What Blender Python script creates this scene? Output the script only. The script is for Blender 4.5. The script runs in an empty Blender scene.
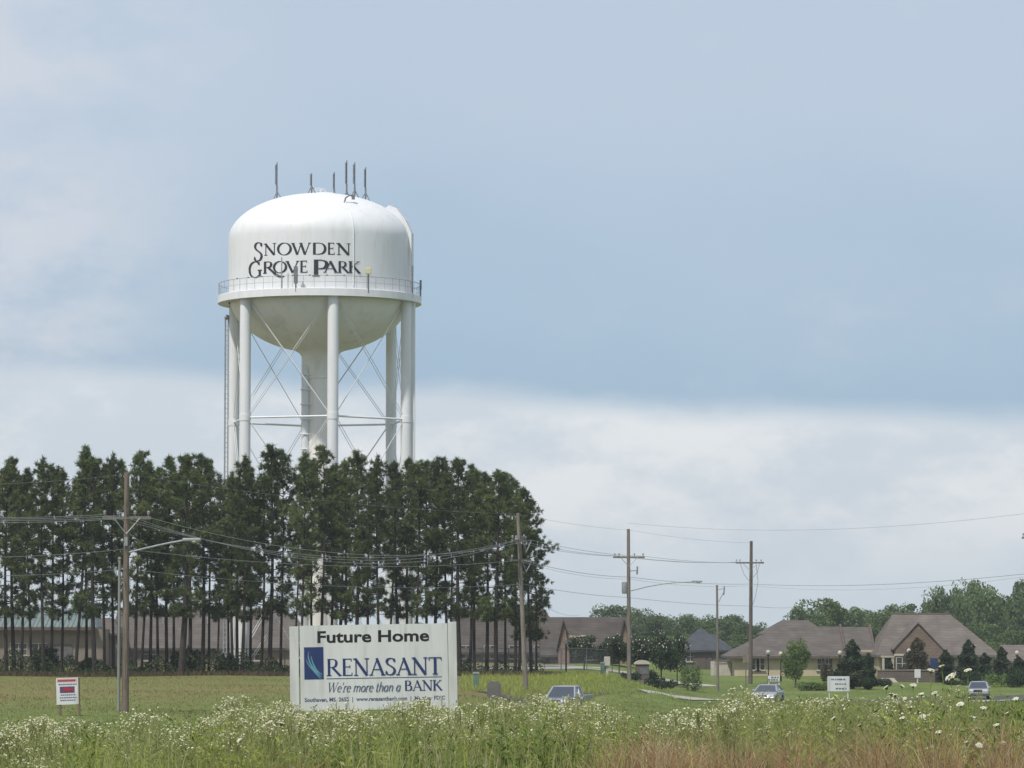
import bpy, math, random
import numpy as np
from mathutils import Vector, Matrix

sc = bpy.context.scene
C = sc.collection
PI = math.pi
rad = math.radians
F = 3600.0                       # focal length in pixels of a 1024 px wide frame
EYE = 4.0                        # eye height over the field (the photographer stands on a bank)
TILT = math.atan(240 / F)

# ------------------------------------------------------------------ camera
cam_d = bpy.data.cameras.new('camera')
cam = bpy.data.objects.new('camera', cam_d)
C.objects.link(cam)
cam.location = (0, 0, EYE)
cam.rotation_euler = (PI / 2 + TILT, 0, 0)
cam_d.sensor_width = 36.0
cam_d.lens = 36.0 * F / 1024
cam_d.clip_start = 0.5
cam_d.clip_end = 6000
sc.camera = cam

# ------------------------------------------------------------------ sky and sun
SUN_EL, SUN_AZ = rad(56), rad(214)       # azimuth clockwise from +Y: behind the viewer, to the left
sun_dir = Vector((math.sin(SUN_AZ) * math.cos(SUN_EL), math.cos(SUN_AZ) * math.cos(SUN_EL), math.sin(SUN_EL)))
sl = bpy.data.lights.new('sun', 'SUN')
sl.energy = 3.2
sl.angle = rad(2.0)
sl.color = (1.0, 0.955, 0.88)
so = bpy.data.objects.new('sun', sl)
C.objects.link(so)
so.location = (0, -50, 120)
so.rotation_euler = (-sun_dir).to_track_quat('-Z', 'Y').to_euler()

sc.view_settings.view_transform = 'Standard'
sc.view_settings.look = 'None'
sc.view_settings.exposure = 0.1
sc.view_settings.gamma = 1.0
sc.view_settings.use_curve_mapping = False


def lin(r, g, b):
    def c(v):
        v /= 255.0
        return v / 12.92 if v <= 0.04045 else ((v + 0.055) / 1.055) ** 2.4
    return (c(r), c(g), c(b), 1.0)


def world():
    w = bpy.data.worlds.new('World')
    sc.world = w
    w.use_nodes = True
    nt = w.node_tree
    N, L = nt.nodes, nt.links
    N.clear()
    out = N.new('ShaderNodeOutputWorld')
    bg = N.new('ShaderNodeBackground')
    bg.inputs[1].default_value = 0.1
    L.new(bg.outputs[0], out.inputs[0])
    sky = N.new('ShaderNodeTexSky')
    sky.sky_type = 'NISHITA'
    sky.sun_disc = False
    sky.sun_elevation = SUN_EL
    sky.sun_rotation = SUN_AZ
    sky.dust_density = 2.0
    tc = N.new('ShaderNodeTexCoord')
    sep = N.new('ShaderNodeSeparateXYZ')
    L.new(tc.outputs['Generated'], sep.inputs[0])

    def m(op, a, b=None, clamp=False):
        n = N.new('ShaderNodeMath')
        n.operation = op
        n.use_clamp = clamp
        for i, q in enumerate((a, b)):
            if q is None:
                continue
            if isinstance(q, (int, float)):
                n.inputs[i].default_value = q
            else:
                L.new(q, n.inputs[i])
        return n.outputs[0]

    def sm(v, a, b):
        n = N.new('ShaderNodeMapRange')
        n.interpolation_type = 'SMOOTHSTEP'
        L.new(v, n.inputs[0])
        n.inputs[1].default_value, n.inputs[2].default_value = a, b
        return n.outputs[0]

    def noise(scale, detail, rough=0.5, sx=1, sz=1, off=0.0):
        mp = N.new('ShaderNodeMapping')
        mp.inputs['Scale'].default_value = (sx, sx, sz)
        mp.inputs['Location'].default_value = (off, off * .7, off * .3)
        L.new(tc.outputs['Generated'], mp.inputs[0])
        n = N.new('ShaderNodeTexNoise')
        n.inputs['Scale'].default_value = scale
        n.inputs['Detail'].default_value = detail
        n.inputs['Roughness'].default_value = rough
        L.new(mp.outputs[0], n.inputs['Vector'])
        return n.outputs[0]

    def mix(f, a, b):
        n = N.new('ShaderNodeMix')
        n.data_type = 'RGBA'
        for i, q in ((0, f), (6, a), (7, b)):
            if isinstance(q, (int, float)):
                n.inputs[i].default_value = q
            elif isinstance(q, tuple):
                n.inputs[i].default_value = q
            else:
                L.new(q, n.inputs[i])
        return n.outputs[2]

    def k(col, s=9.4):                       # cloud colours are given as seen; the background strength is 0.1
        return (col[0] * s, col[1] * s, col[2] * s, 1)

    e = sep.outputs[2]
    nb = noise(5.0, 4, .5, 1, 2.2)
    nf = noise(14.0, 7, .6, 1, 2.0, 3.1)
    nw = noise(9.0, 3, .5, 1, 1.5, 7.7)
    nc = noise(34.0, 6, .6, 1, 1.7, 5.3)
    # broad stratus: blue-grey, darkest just above the bright bank, paler higher up and to the left
    hi = sm(m('ADD', e, m('MULTIPLY', m('SUBTRACT', nb, .5), .10)), .055, .15)
    upper = mix(hi, k(lin(163, 190, 213)), k(lin(190, 206, 224)))
    left = sm(m('ADD', sep.outputs[0], m('MULTIPLY', m('SUBTRACT', nb, .5), .12)), -.06, -.14)
    upper = mix(m('MULTIPLY', m('MULTIPLY', left, .95), sm(m('ADD', m('MULTIPLY', nf, .7), m('MULTIPLY', nc, .3)), .36, .58)), upper, k(lin(212, 218, 228)))
    wisp = sm(nf, .54, .74)
    upper = mix(m('MULTIPLY', wisp, .22), upper, k(lin(214, 217, 226)))
    # bright cumulus bank low over the horizon
    low_c = mix(sm(m('ADD', m('MULTIPLY', nf, .6), m('MULTIPLY', nc, .4)), .42, .60), k(lin(209, 219, 229)), k(lin(234, 238, 241)))
    low_c = mix(sm(e, .035, .0), low_c, k(lin(206, 218, 227)))
    edge = m('ADD', e, m('ADD', m('ADD', m('MULTIPLY', m('SUBTRACT', nf, .5), .013), m('MULTIPLY', m('SUBTRACT', nc, .5), .008)),
                         m('ADD', m('MULTIPLY', m('SUBTRACT', nw, .5), .009), m('MULTIPLY', sep.outputs[0], .045))))
    low = sm(edge, .0675, .0580)
    clouds = mix(low, upper, low_c)
    clouds = mix(sm(e, .25, .75), clouds, k(lin(205, 213, 224)))
    cover = sm(m('ADD', m('MULTIPLY', e, -.5), nb), -.3, .45)
    L.new(mix(m('ADD', m('MULTIPLY', cover, .25), .68), sky.outputs[0], clouds), bg.inputs[0])


world()
sc.cycles.use_denoising = True
sc.cycles.max_bounces = 6
sc.cycles.volume_bounces = 0
sc.cycles.transparent_max_bounces = 8

# ------------------------------------------------------------------ helpers
def ss(a, b, x):
    t = min(1.0, max(0.0, (x - a) / (b - a)))
    return t * t * (3 - 2 * t)


def lerp(tab, x):
    return float(np.interp(x, [a for a, b in tab], [b for a, b in tab]))


def at(px, py, D):
    """World point seen at picture position (px, py) at forward distance D."""
    u, v = (px - 512) / F, (384 - py) / F
    d = (u, math.cos(TILT) - v * math.sin(TILT), math.sin(TILT) + v * math.cos(TILT))
    s = D / d[1]
    return Vector((d[0] * s, D, EYE + d[2] * s))


BASE = [(-200, 2.3), (36, 2.25), (44, 2.0), (55, 1.45), (75, .62), (92, .15), (120, 0), (3000, 0)]
LOW = [(90, 0), (150, -.15), (200, -.5), (240, -1.15), (270, -2.0), (300, -2.25), (322, -1.9), (345, -1.55), (380, -1.45), (600, -1.3), (3000, -1.3)]
ROADY = [(430, 196), (570, 215), (767, 270), (978, 300), (1200, 318), (1800, 350)]


def gz(x, y):
    z = lerp(BASE, y)
    if y > 60:
        px = 512 + F * x / y
        z += .45 * math.exp(-((y - 203) / 8.0) ** 2) * ss(565, 600, px) * (1 - ss(660, 700, px))
        z += lerp(LOW, y) * ss(580, 720, px)
        yr = lerp(ROADY, px)
        z -= lerp([(570, 1.5), (650, 1.2), (755, 0), (1000, 0)], px) * math.exp(-((y - yr) / 18.0) ** 2) * ss(470, 570, px)
        z += .06 * math.sin(x * .31 + y * .11) * math.sin(y * .17 - x * .07)
    return z


def GR(px, py):
    """Ground point seen at a picture position."""
    lo = None
    D = 60.0
    while D < 1400:
        p = at(px, py, D)
        if p.z <= gz(p.x, p.y):
            return Vector((p.x, p.y, gz(p.x, p.y)))
        D += .5
    return at(px, py, 1400)


def on_ground(px, D):
    p = at(px, 600, D)
    return Vector((p.x, D, gz(p.x, D)))


class MB:
    def __init__(s):
        s.v, s.f, s.m = [], [], []

    def add(s, vs, fs, mi=0):
        b = len(s.v)
        s.v.extend([tuple(q) for q in vs])
        s.f.extend([tuple(i + b for i in q) for q in fs])
        s.m.extend([mi] * len(fs))

    def box(s, c, d, rz=0.0, mi=0, M=None):
        x, y, z = d[0] / 2, d[1] / 2, d[2] / 2
        pts = [Vector(p) for p in ((-x, -y, -z), (x, -y, -z), (x, y, -z), (-x, y, -z), (-x, -y, z), (x, -y, z), (x, y, z), (-x, y, z))]
        R = M if M else Matrix.Rotation(rz, 3, 'Z')
        s.add([R @ p + Vector(c) for p in pts],
              [(3, 2, 1, 0), (4, 5, 6, 7), (0, 1, 5, 4), (1, 2, 6, 5), (2, 3, 7, 6), (3, 0, 4, 7)], mi)

    def tube(s, pts, r, n=8, mi=0, cap=True):
        pts = [Vector(p) for p in pts]
        rr = r if isinstance(r, (list, tuple)) else [r] * len(pts)
        vs, fs = [], []
        prev = None
        for i, p in enumerate(pts):
            t = (pts[min(i + 1, len(pts) - 1)] - pts[max(i - 1, 0)])
            if t.length < 1e-9:
                t = Vector((0, 0, 1))
            t.normalize()
            a = Vector((1, 0, 0)) if abs(t.x) < .8 else Vector((0, 1, 0))
            if prev is not None:
                a = prev
            a = (a - t * a.dot(t)).normalized()
            prev = a
            b = t.cross(a)
            for k in range(n):
                th = 2 * PI * k / n
                vs.append(p + (a * math.cos(th) + b * math.sin(th)) * rr[i])
        for i in range(len(pts) - 1):
            for k in range(n):
                k2 = (k + 1) % n
                fs.append((i * n + k, i * n + k2, (i + 1) * n + k2, (i + 1) * n + k))
        if cap:
            fs.append(tuple(range(n - 1, -1, -1)))
            e = (len(pts) - 1) * n
            fs.append(tuple(range(e, e + n)))
        s.add(vs, fs, mi)

    def lathe(s, prof, n=48, c=(0, 0, 0), mi=0, a0=0.0, a1=2 * PI):
        full = abs(a1 - a0 - 2 * PI) < 1e-6
        m = n if full else n + 1
        vs, fs = [], []
        for r, z in prof:
            for k in range(m):
                th = a0 + (a1 - a0) * k / n
                vs.append((c[0] + r * math.cos(th), c[1] + r * math.sin(th), c[2] + z))
        for i in range(len(prof) - 1):
            for k in range(n):
                k2 = (k + 1) % m
                fs.append((i * m + k, i * m + k2, (i + 1) * m + k2, (i + 1) * m + k))
        s.add(vs, fs, mi)

    def prism(s, poly, a, b, plane='xz', mi=0):
        """Polygon in the xz plane pushed from y=a to y=b (or yz plane from x=a to x=b)."""
        n = len(poly)
        if plane == 'xz':
            vs = [(p[0], a, p[1]) for p in poly] + [(p[0], b, p[1]) for p in poly]
        elif plane == 'yz':
            vs = [(a, p[0], p[1]) for p in poly] + [(b, p[0], p[1]) for p in poly]
        else:
            vs = [(p[0], p[1], a) for p in poly] + [(p[0], p[1], b) for p in poly]
        fs = [tuple(range(n)), tuple(range(2 * n - 1, n - 1, -1))]
        for i in range(n):
            j = (i + 1) % n
            fs.append((i, i + n, j + n, j))
        s.add(vs, fs, mi)

    def ball(s, c, r, n=10, mi=0, sz=1.0):
        k = max(4, n // 2)
        s.lathe([(max(1e-4, r * math.sin(PI * i / k)), -r * sz * math.cos(PI * i / k)) for i in range(k + 1)], n, c, mi)

    def build(s, name, mats, parent=None, smooth=False, bevel=0.0, loc=None):
        me = bpy.data.meshes.new(name)
        me.from_pydata(s.v, [], s.f)
        for q in (mats if isinstance(mats, (list, tuple)) else [mats]):
            me.materials.append(q)
        if any(s.m):
            me.polygons.foreach_set('material_index', s.m)
        me.update()
        o = bpy.data.objects.new(name, me)
        C.objects.link(o)
        if parent:
            o.parent = parent
        if loc is not None:
            o.location = loc
        if smooth:
            me.polygons.foreach_set('use_smooth', [True] * len(me.polygons))
            if smooth != 'all':
                try:
                    me.set_sharp_from_angle(angle=rad(38))
                except Exception:
                    pass
        if bevel:
            b = o.modifiers.new('bevel', 'BEVEL')
            b.width = bevel
            b.segments = 3
            b.limit_method = 'ANGLE'
            b.angle_limit = rad(35)
        return o


def tag(o, label, cat, group=None, kind=None):
    o['label'] = label
    o['category'] = cat
    if group:
        o['group'] = group
    if kind:
        o['kind'] = kind
    return o


def thing(name, loc, label, cat, group=None, rz=0.0):
    o = bpy.data.objects.new(name, None)
    C.objects.link(o)
    o.empty_display_size = .3
    o.location = loc
    o.rotation_euler = (0, 0, rz)
    return tag(o, label, cat, group)


def kids(o):
    return [c for c in bpy.data.objects if c.parent is o]


def dup(root, loc, rz=0.0, scale=(1, 1, 1), label=None, group=None):
    def cp(o, par):
        c = o.copy()
        C.objects.link(c)
        if par:
            c.parent = par
        for ch in kids(o):
            if ch is not c:
                cp(ch, c)
        return c
    r = cp(root, None)
    r.location = loc
    r.rotation_euler = (0, 0, rz)
    r.scale = scale
    if label:
        r['label'] = label
    if group:
        r['group'] = group
    return r


def structure(o):
    o['kind'] = 'structure'
    return o


# ------------------------------------------------------------------ materials
def mat(name, c1, c2=None, scale=4.0, rough=.8, detail=6, stretch=(1, 1, 1), spec=.3, metal=0.0, bump=0.0, obj_var=0.0,
        lo=.35, hi=.65, c3=None, s3=30.0, coat=0.0, trans=0.0, coord='Object'):
    m = bpy.data.materials.new(name)
    m.use_nodes = True
    nt = m.node_tree
    N, L = nt.nodes, nt.links
    p = N['Principled BSDF']
    p.inputs['Roughness'].default_value = rough
    p.inputs['Metallic'].default_value = metal
    p.inputs['Specular IOR Level'].default_value = spec
    p.inputs['Coat Weight'].default_value = coat
    c1 = tuple(c1) + (1,)
    if c2 is None:
        p.inputs['Base Color'].default_value = c1
        return m
    tc = N.new('ShaderNodeTexCoord')
    mp = N.new('ShaderNodeMapping')
    mp.inputs['Scale'].default_value = stretch
    L.new(tc.outputs[coord], mp.inputs[0])

    def nz(sv, d):
        n = N.new('ShaderNodeTexNoise')
        n.inputs['Scale'].default_value = sv
        n.inputs['Detail'].default_value = d
        n.inputs['Roughness'].default_value = .6
        L.new(mp.outputs[0], n.inputs['Vector'])
        return n.outputs[0]
    n1 = nz(scale, detail)
    mr = N.new('ShaderNodeMapRange')
    mr.inputs[1].default_value, mr.inputs[2].default_value = lo, hi
    L.new(n1, mr.inputs[0])
    mx = N.new('ShaderNodeMix')
    mx.data_type = 'RGBA'
    L.new(mr.outputs[0], mx.inputs[0])
    mx.inputs[6].default_value = c1
    mx.inputs[7].default_value = tuple(c2) + (1,)
    col = mx.outputs[2]
    if c3 is not None:
        n2 = nz(s3, 4)
        mr2 = N.new('ShaderNodeMapRange')
        mr2.inputs[1].default_value, mr2.inputs[2].default_value = .52, .68
        L.new(n2, mr2.inputs[0])
        mx2 = N.new('ShaderNodeMix')
        mx2.data_type = 'RGBA'
        L.new(mr2.outputs[0], mx2.inputs[0])
        L.new(col, mx2.inputs[6])
        mx2.inputs[7].default_value = tuple(c3) + (1,)
        col = mx2.outputs[2]
    if obj_var:
        oi = N.new('ShaderNodeObjectInfo')
        mr3 = N.new('ShaderNodeMapRange')
        L.new(oi.outputs['Random'], mr3.inputs[0])
        mr3.inputs[3].default_value, mr3.inputs[4].default_value = 1 - obj_var, 1 + obj_var
        hs = N.new('ShaderNodeHueSaturation')
        L.new(mr3.outputs[0], hs.inputs['Value'])
        L.new(col, hs.inputs['Color'])
        col = hs.outputs[0]
    L.new(col, p.inputs['Base Color'])
    if bump:
        bp = N.new('ShaderNodeBump')
        bp.inputs['Strength'].default_value = bump
        bp.inputs['Distance'].default_value = .05
        L.new(n1, bp.inputs['Height'])
        L.new(bp.outputs[0], p.inputs['Normal'])
    if trans:
        tr = N.new('ShaderNodeBsdfTranslucent')
        L.new(col, tr.inputs[0])
        ms = N.new('ShaderNodeMixShader')
        ms.inputs[0].default_value = trans
        L.new(p.outputs[0], ms.inputs[1])
        L.new(tr.outputs[0], ms.inputs[2])
        L.new(ms.outputs[0], N['Material Output'].inputs[0])
    return m


def brick_mat(name, c1, c2, mortar, scale, w, h):
    m = bpy.data.materials.new(name)
    m.use_nodes = True
    N, L = m.node_tree.nodes, m.node_tree.links
    p = N['Principled BSDF']
    p.inputs['Roughness'].default_value = .9
    p.inputs['Specular IOR Level'].default_value = .15
    tc = N.new('ShaderNodeTexCoord')
    sp = N.new('ShaderNodeSeparateXYZ')
    L.new(tc.outputs['Object'], sp.inputs[0])
    ad = N.new('ShaderNodeMath')
    L.new(sp.outputs[0], ad.inputs[0])
    L.new(sp.outputs[1], ad.inputs[1])
    cb = N.new('ShaderNodeCombineXYZ')
    L.new(ad.outputs[0], cb.inputs[0])
    L.new(sp.outputs[2], cb.inputs[1])
    b = N.new('ShaderNodeTexBrick')
    b.inputs['Color1'].default_value = tuple(c1) + (1,)
    b.inputs['Color2'].default_value = tuple(c2) + (1,)
    b.inputs['Mortar'].default_value = tuple(mortar) + (1,)
    b.inputs['Scale'].default_value = scale
    b.inputs['Mortar Size'].default_value = .02
    b.inputs['Brick Width'].default_value = w
    b.inputs['Row Height'].default_value = h
    L.new(cb.outputs[0], b.inputs['Vector'])
    n = N.new('ShaderNodeTexNoise')
    n.inputs['Scale'].default_value = .7
    n.inputs['Detail'].default_value = 8
    L.new(tc.outputs['Object'], n.inputs['Vector'])
    mr = N.new('ShaderNodeMapRange')
    mr.inputs[1].default_value, mr.inputs[2].default_value, mr.inputs[3].default_value, mr.inputs[4].default_value = .3, .7, .82, 1.15
    L.new(n.outputs[0], mr.inputs[0])
    hs = N.new('ShaderNodeHueSaturation')
    L.new(mr.outputs[0], hs.inputs['Value'])
    L.new(b.outputs[0], hs.inputs['Color'])
    L.new(hs.outputs[0], p.inputs['Base Color'])
    return m


M = {}
M['tank'] = mat('tank_white_paint', (.73, .74, .765), (.68, .69, .71), .5, .5, 8, (1.6, 1.6, .3), .4, c3=(.665, .665, .66), s3=1.3, lo=.4, hi=.8)
M['bowl'] = mat('bowl_stained_white_paint', (.86, .84, .80), (.80, .78, .73), .45, .6, 6, (1.2, 1.2, .10), .3, c3=(.73, .71, .66), s3=.8, lo=.35, hi=.75)
M['steel_white'] = mat('leg_white_paint', (.76, .77, .785), (.69, .70, .71), 1.4, .5, 6, (1, 1, .15), .4)
M['galv'] = mat('galvanised_steel', (.36, .38, .40), (.26, .28, .30), 6, .5, 4, spec=.4, metal=.2)
M['darksteel'] = mat('dark_grey_steel', (.10, .11, .12), (.16, .17, .18), 5, .6, 3)
M['antenna'] = mat('antenna_grey', (.20, .215, .235), (.14, .15, .165), 3, .6, 3)
M['letter'] = mat('charcoal_lettering_paint', (.020, .025, .034), (.032, .037, .048), 8, .6, 3)
M['signwhite'] = mat('sign_white_board', (.62, .63, .635), (.53, .54, .545), .9, .65, 8, (1.6, 1, .22), .3, c3=(.47, .475, .465), s3=2.2)
M['signpost'] = mat('sign_white_timber', (.58, .585, .58), (.47, .475, .47), 3, .75, 6, (1, 1, .2), .2)
M['navy'] = mat('navy_sign_paint', (.018, .035, .12), (.024, .042, .14), 4, .6, 2)
M['teal'] = mat('teal_sign_paint', (.10, .26, .33), (.13, .30, .37), 4, .6, 2)
M['black'] = mat('black_sign_paint', (.012, .012, .012), (.02, .02, .02), 4, .6, 2)
M['red'] = mat('red_sign_paint', (.30, .02, .045), (.36, .03, .06), 4, .6, 2)
M['pink'] = mat('faded_red_sign_paint', (.52, .30, .33), (.58, .36, .38), 4, .6, 2)
M['slate_ink'] = mat('grey_blue_sign_ink', (.07, .10, .17), (.10, .13, .20), 4, .6, 2)
M['blue'] = mat('blue_sign_paint', (.014, .034, .10), (.018, .04, .115), 4, .6, 2)
M['wood'] = mat('weathered_pole_wood', (.17, .145, .12), (.27, .245, .215), 3, .9, 8, (6, 6, .35), .1, c3=(.10, .08, .065), s3=4)
M['wood_dark'] = mat('creosoted_pole_wood', (.10, .085, .072), (.165, .142, .122), 3, .9, 8, (6, 6, .35), .1)
M['lumber'] = mat('raw_lumber', (.20, .15, .11), (.13, .10, .075), 5, .9, 5, (3, 3, .4))
M['wood_brown'] = mat('brown_pole_wood', (.135, .108, .088), (.225, .19, .16), 3, .9, 8, (6, 6, .3), .1, c3=(.075, .05, .04), s3=2.5)
M['wire'] = mat('wire_grey', (.16, .165, .17), (.22, .225, .23), 2, .6, 2)
M['greypole'] = mat('dull_grey_pole_paint', (.20, .21, .20), (.26, .27, .255), 1.5, .7, 5, (3, 3, .3))
M['wire_mid'] = mat('wire_dull_aluminium', (.27, .275, .28), (.22, .225, .23), 2, .5, 2)
M['wire_light'] = mat('wire_bright_aluminium', (.40, .41, .42), (.33, .34, .35), 2, .5, 2)
M['porcelain'] = mat('insulator_porcelain', (.30, .30, .31), (.22, .22, .23), 8, .35, 2)
M['lamp_glass'] = mat('street_lamp_lens', (.52, .50, .42), (.45, .43, .36), 8, .3, 2)
M['bark'] = mat('pine_bark', (.034, .029, .026), (.062, .053, .047), 3, .95, 8, (3, 3, .6), .05, bump=.5, obj_var=.18)
M['needle'] = mat('pine_needles', (.060, .090, .032), (.118, .150, .048), .45, .75, 5, spec=.25, c3=(.18, .205, .068), s3=1.3, obj_var=.25, trans=.25)
M['leafbark'] = mat('tree_bark', (.09, .075, .06), (.14, .12, .10), 4, .95, 6, (3, 3, .5))
M['leaf_a'] = mat('broad_leaves_mid_green', (.062, .108, .038), (.120, .172, .060), .35, .7, 5, spec=.3, c3=(.10, .14, .05), s3=1.0, obj_var=.22, trans=.2)
M['leaf_b'] = mat('broad_leaves_bright_green', (.075, .13, .034), (.14, .20, .055), .5, .7, 5, spec=.3, c3=(.20, .25, .09), s3=1.6, obj_var=.15, trans=.2)
M['leaf_c'] = mat('evergreen_foliage', (.020, .040, .020), (.042, .070, .030), .8, .75, 5, spec=.25, c3=(.07, .095, .04), s3=2.4, obj_var=.2, trans=.1)
M['leaf_r'] = mat('bronze_foliage', (.060, .055, .028), (.10, .080, .045), .9, .75, 5, spec=.25, c3=(.05, .08, .03), s3=2.0, trans=.1)
M['blossom'] = mat('pale_pink_blossom', (.68, .54, .56), (.72, .62, .62), 2, .8, 2)
M['bush'] = mat('undergrowth_leaves', (.022, .038, .018), (.050, .070, .030), .6, .85, 5, spec=.15, c3=(.075, .080, .038), s3=1.5)
M['drystem'] = mat('dry_stems', (.075, .065, .038), (.115, .095, .055), 1.2, .9, 4, spec=.1, c3=(.13, .085, .06), s3=4, trans=.15)
M['rust_grass'] = mat('rusty_dry_grass', (.27, .155, .085), (.40, .255, .14), .9, .9, 6, spec=.1, c3=(.46, .38, .20), s3=3, trans=.2)
M['weed_green'] = mat('weed_stems_green', (.26, .32, .055), (.37, .41, .11), .6, .8, 6, spec=.2, c3=(.33, .32, .15), s3=3, trans=.35)
M['weed_grey'] = mat('weed_leaves_grey_green', (.23, .265, .085), (.34, .36, .145), .8, .8, 6, spec=.2, c3=(.36, .33, .20), s3=4, trans=.35)
M['petal'] = mat('cream_white_petals', (.52, .51, .33), (.68, .67, .51), 2.0, .8, 3, spec=.2, c3=(.46, .44, .22), s3=7, trans=.2)
M['umbel'] = mat('white_lace_umbel', (.70, .69, .58), (.60, .60, .46), 14, .8, 4, spec=.2, trans=.2)
M['yellow'] = mat('yellow_petals', (.62, .42, .03), (.55, .36, .03), 4, .8, 2)
M['weed_dark'] = mat('dark_green_weed_leaves', (.085, .15, .030), (.145, .215, .045), .9, .75, 5, spec=.25, c3=(.15, .19, .06), s3=4, trans=.3)
M['straw'] = mat('pale_straw_stems', (.36, .32, .19), (.44, .39, .25), 1.5, .9, 5, spec=.1, c3=(.27, .25, .13), s3=5, trans=.2)
M['grass_g'] = mat('tall_field_grass', (.13, .16, .046), (.19, .185, .072), .10, .85, 6, spec=.15, c3=(.20, .165, .075), s3=.16, trans=.2)
M['shingle'] = brick_mat('brown_shingles', (.108, .095, .086), (.132, .117, .106), (.086, .076, .069), 1.0, .9, .28)
M['shingle2'] = brick_mat('tan_brown_shingles', (.136, .118, .105), (.161, .141, .127), (.108, .095, .086), 1.0, .9, .28)
M['shingle_blue'] = brick_mat('slate_blue_shingles', (.062, .068, .080), (.080, .086, .098), (.052, .057, .068), 1.0, .9, .28)
M['shingle_dark'] = brick_mat('dark_brown_shingles', (.077, .068, .063), (.096, .086, .079), (.063, .056, .052), 1.0, .9, .28)
M['tanwall'] = mat('tan_render', (.52, .44, .31), (.45, .38, .265), 1.2, .9, 6)
M['darktan'] = mat('grey_tan_wall', (.24, .205, .165), (.20, .17, .14), 1.2, .9, 6)
M['greywall'] = mat('grey_wall', (.15, .145, .14), (.115, .11, .11), 1.2, .9, 6)
M['brick'] = brick_mat('brown_brick', (.135, .092, .075), (.175, .118, .097), (.22, .19, .165), 1.0, .4, .15)
M['brick_d'] = brick_mat('dull_brick', (.11, .085, .073), (.14, .105, .09), (.165, .145, .13), 1.0, .4, .15)
M['brick_red'] = brick_mat('red_brick', (.19, .115, .09), (.23, .145, .115), (.26, .215, .18), 1.0, .4, .15)
M['trim'] = mat('dark_fascia', (.09, .07, .06), (.12, .095, .08), 3, .7, 3)
M['palestone'] = mat('pale_cast_stone', (.52, .49, .43), (.44, .41, .36), 2, .85, 5)
M['glass'] = mat('window_glass', (.045, .05, .055), (.065, .07, .075), .8, .15, 2, spec=.6)
M['frame'] = mat('window_frame', (.46, .42, .35), (.40, .36, .30), 3, .6, 2)
M['greenroof'] = mat('green_metal_roof', (.135, .175, .17), (.16, .20, .195), .6, .5, 4, spec=.4)
M['concrete'] = mat('pale_concrete', (.40, .38, .345), (.33, .315, .285), .8, .9, 7)
M['asphalt'] = mat('asphalt', (.060, .059, .058), (.085, .083, .08), .6, .9, 7)
M['silver'] = mat('silver_car_paint', (.44, .45, .46), (.40, .41, .42), .4, .3, 2, spec=.6, metal=.5, coat=.7)
M['bluegrey'] = mat('blue_grey_car_paint', (.24, .27, .31), (.21, .24, .28), .4, .3, 2, spec=.6, metal=.4, coat=.7)
M['carglass'] = mat('car_glass', (.12, .14, .17), (.15, .17, .20), .5, .05, 2, spec=1.0, metal=.75)
M['rubber'] = mat('tyre_rubber', (.018, .018, .018), (.026, .026, .026), 6, .85, 3)
M['chrome'] = mat('wheel_alloy', (.45, .46, .47), (.38, .39, .4), 5, .3, 2, metal=.8)
M['headlight'] = mat('headlight_lens', (.70, .72, .74), (.62, .64, .66), 6, .1, 2, spec=.8)
M['boxgreen'] = mat('green_utility_box', (.10, .17, .13), (.13, .20, .16), 3, .6, 3)
M['cabinet'] = mat('pale_cabinet', (.40, .47, .45), (.46, .52, .50), 2, .6, 3)


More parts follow.
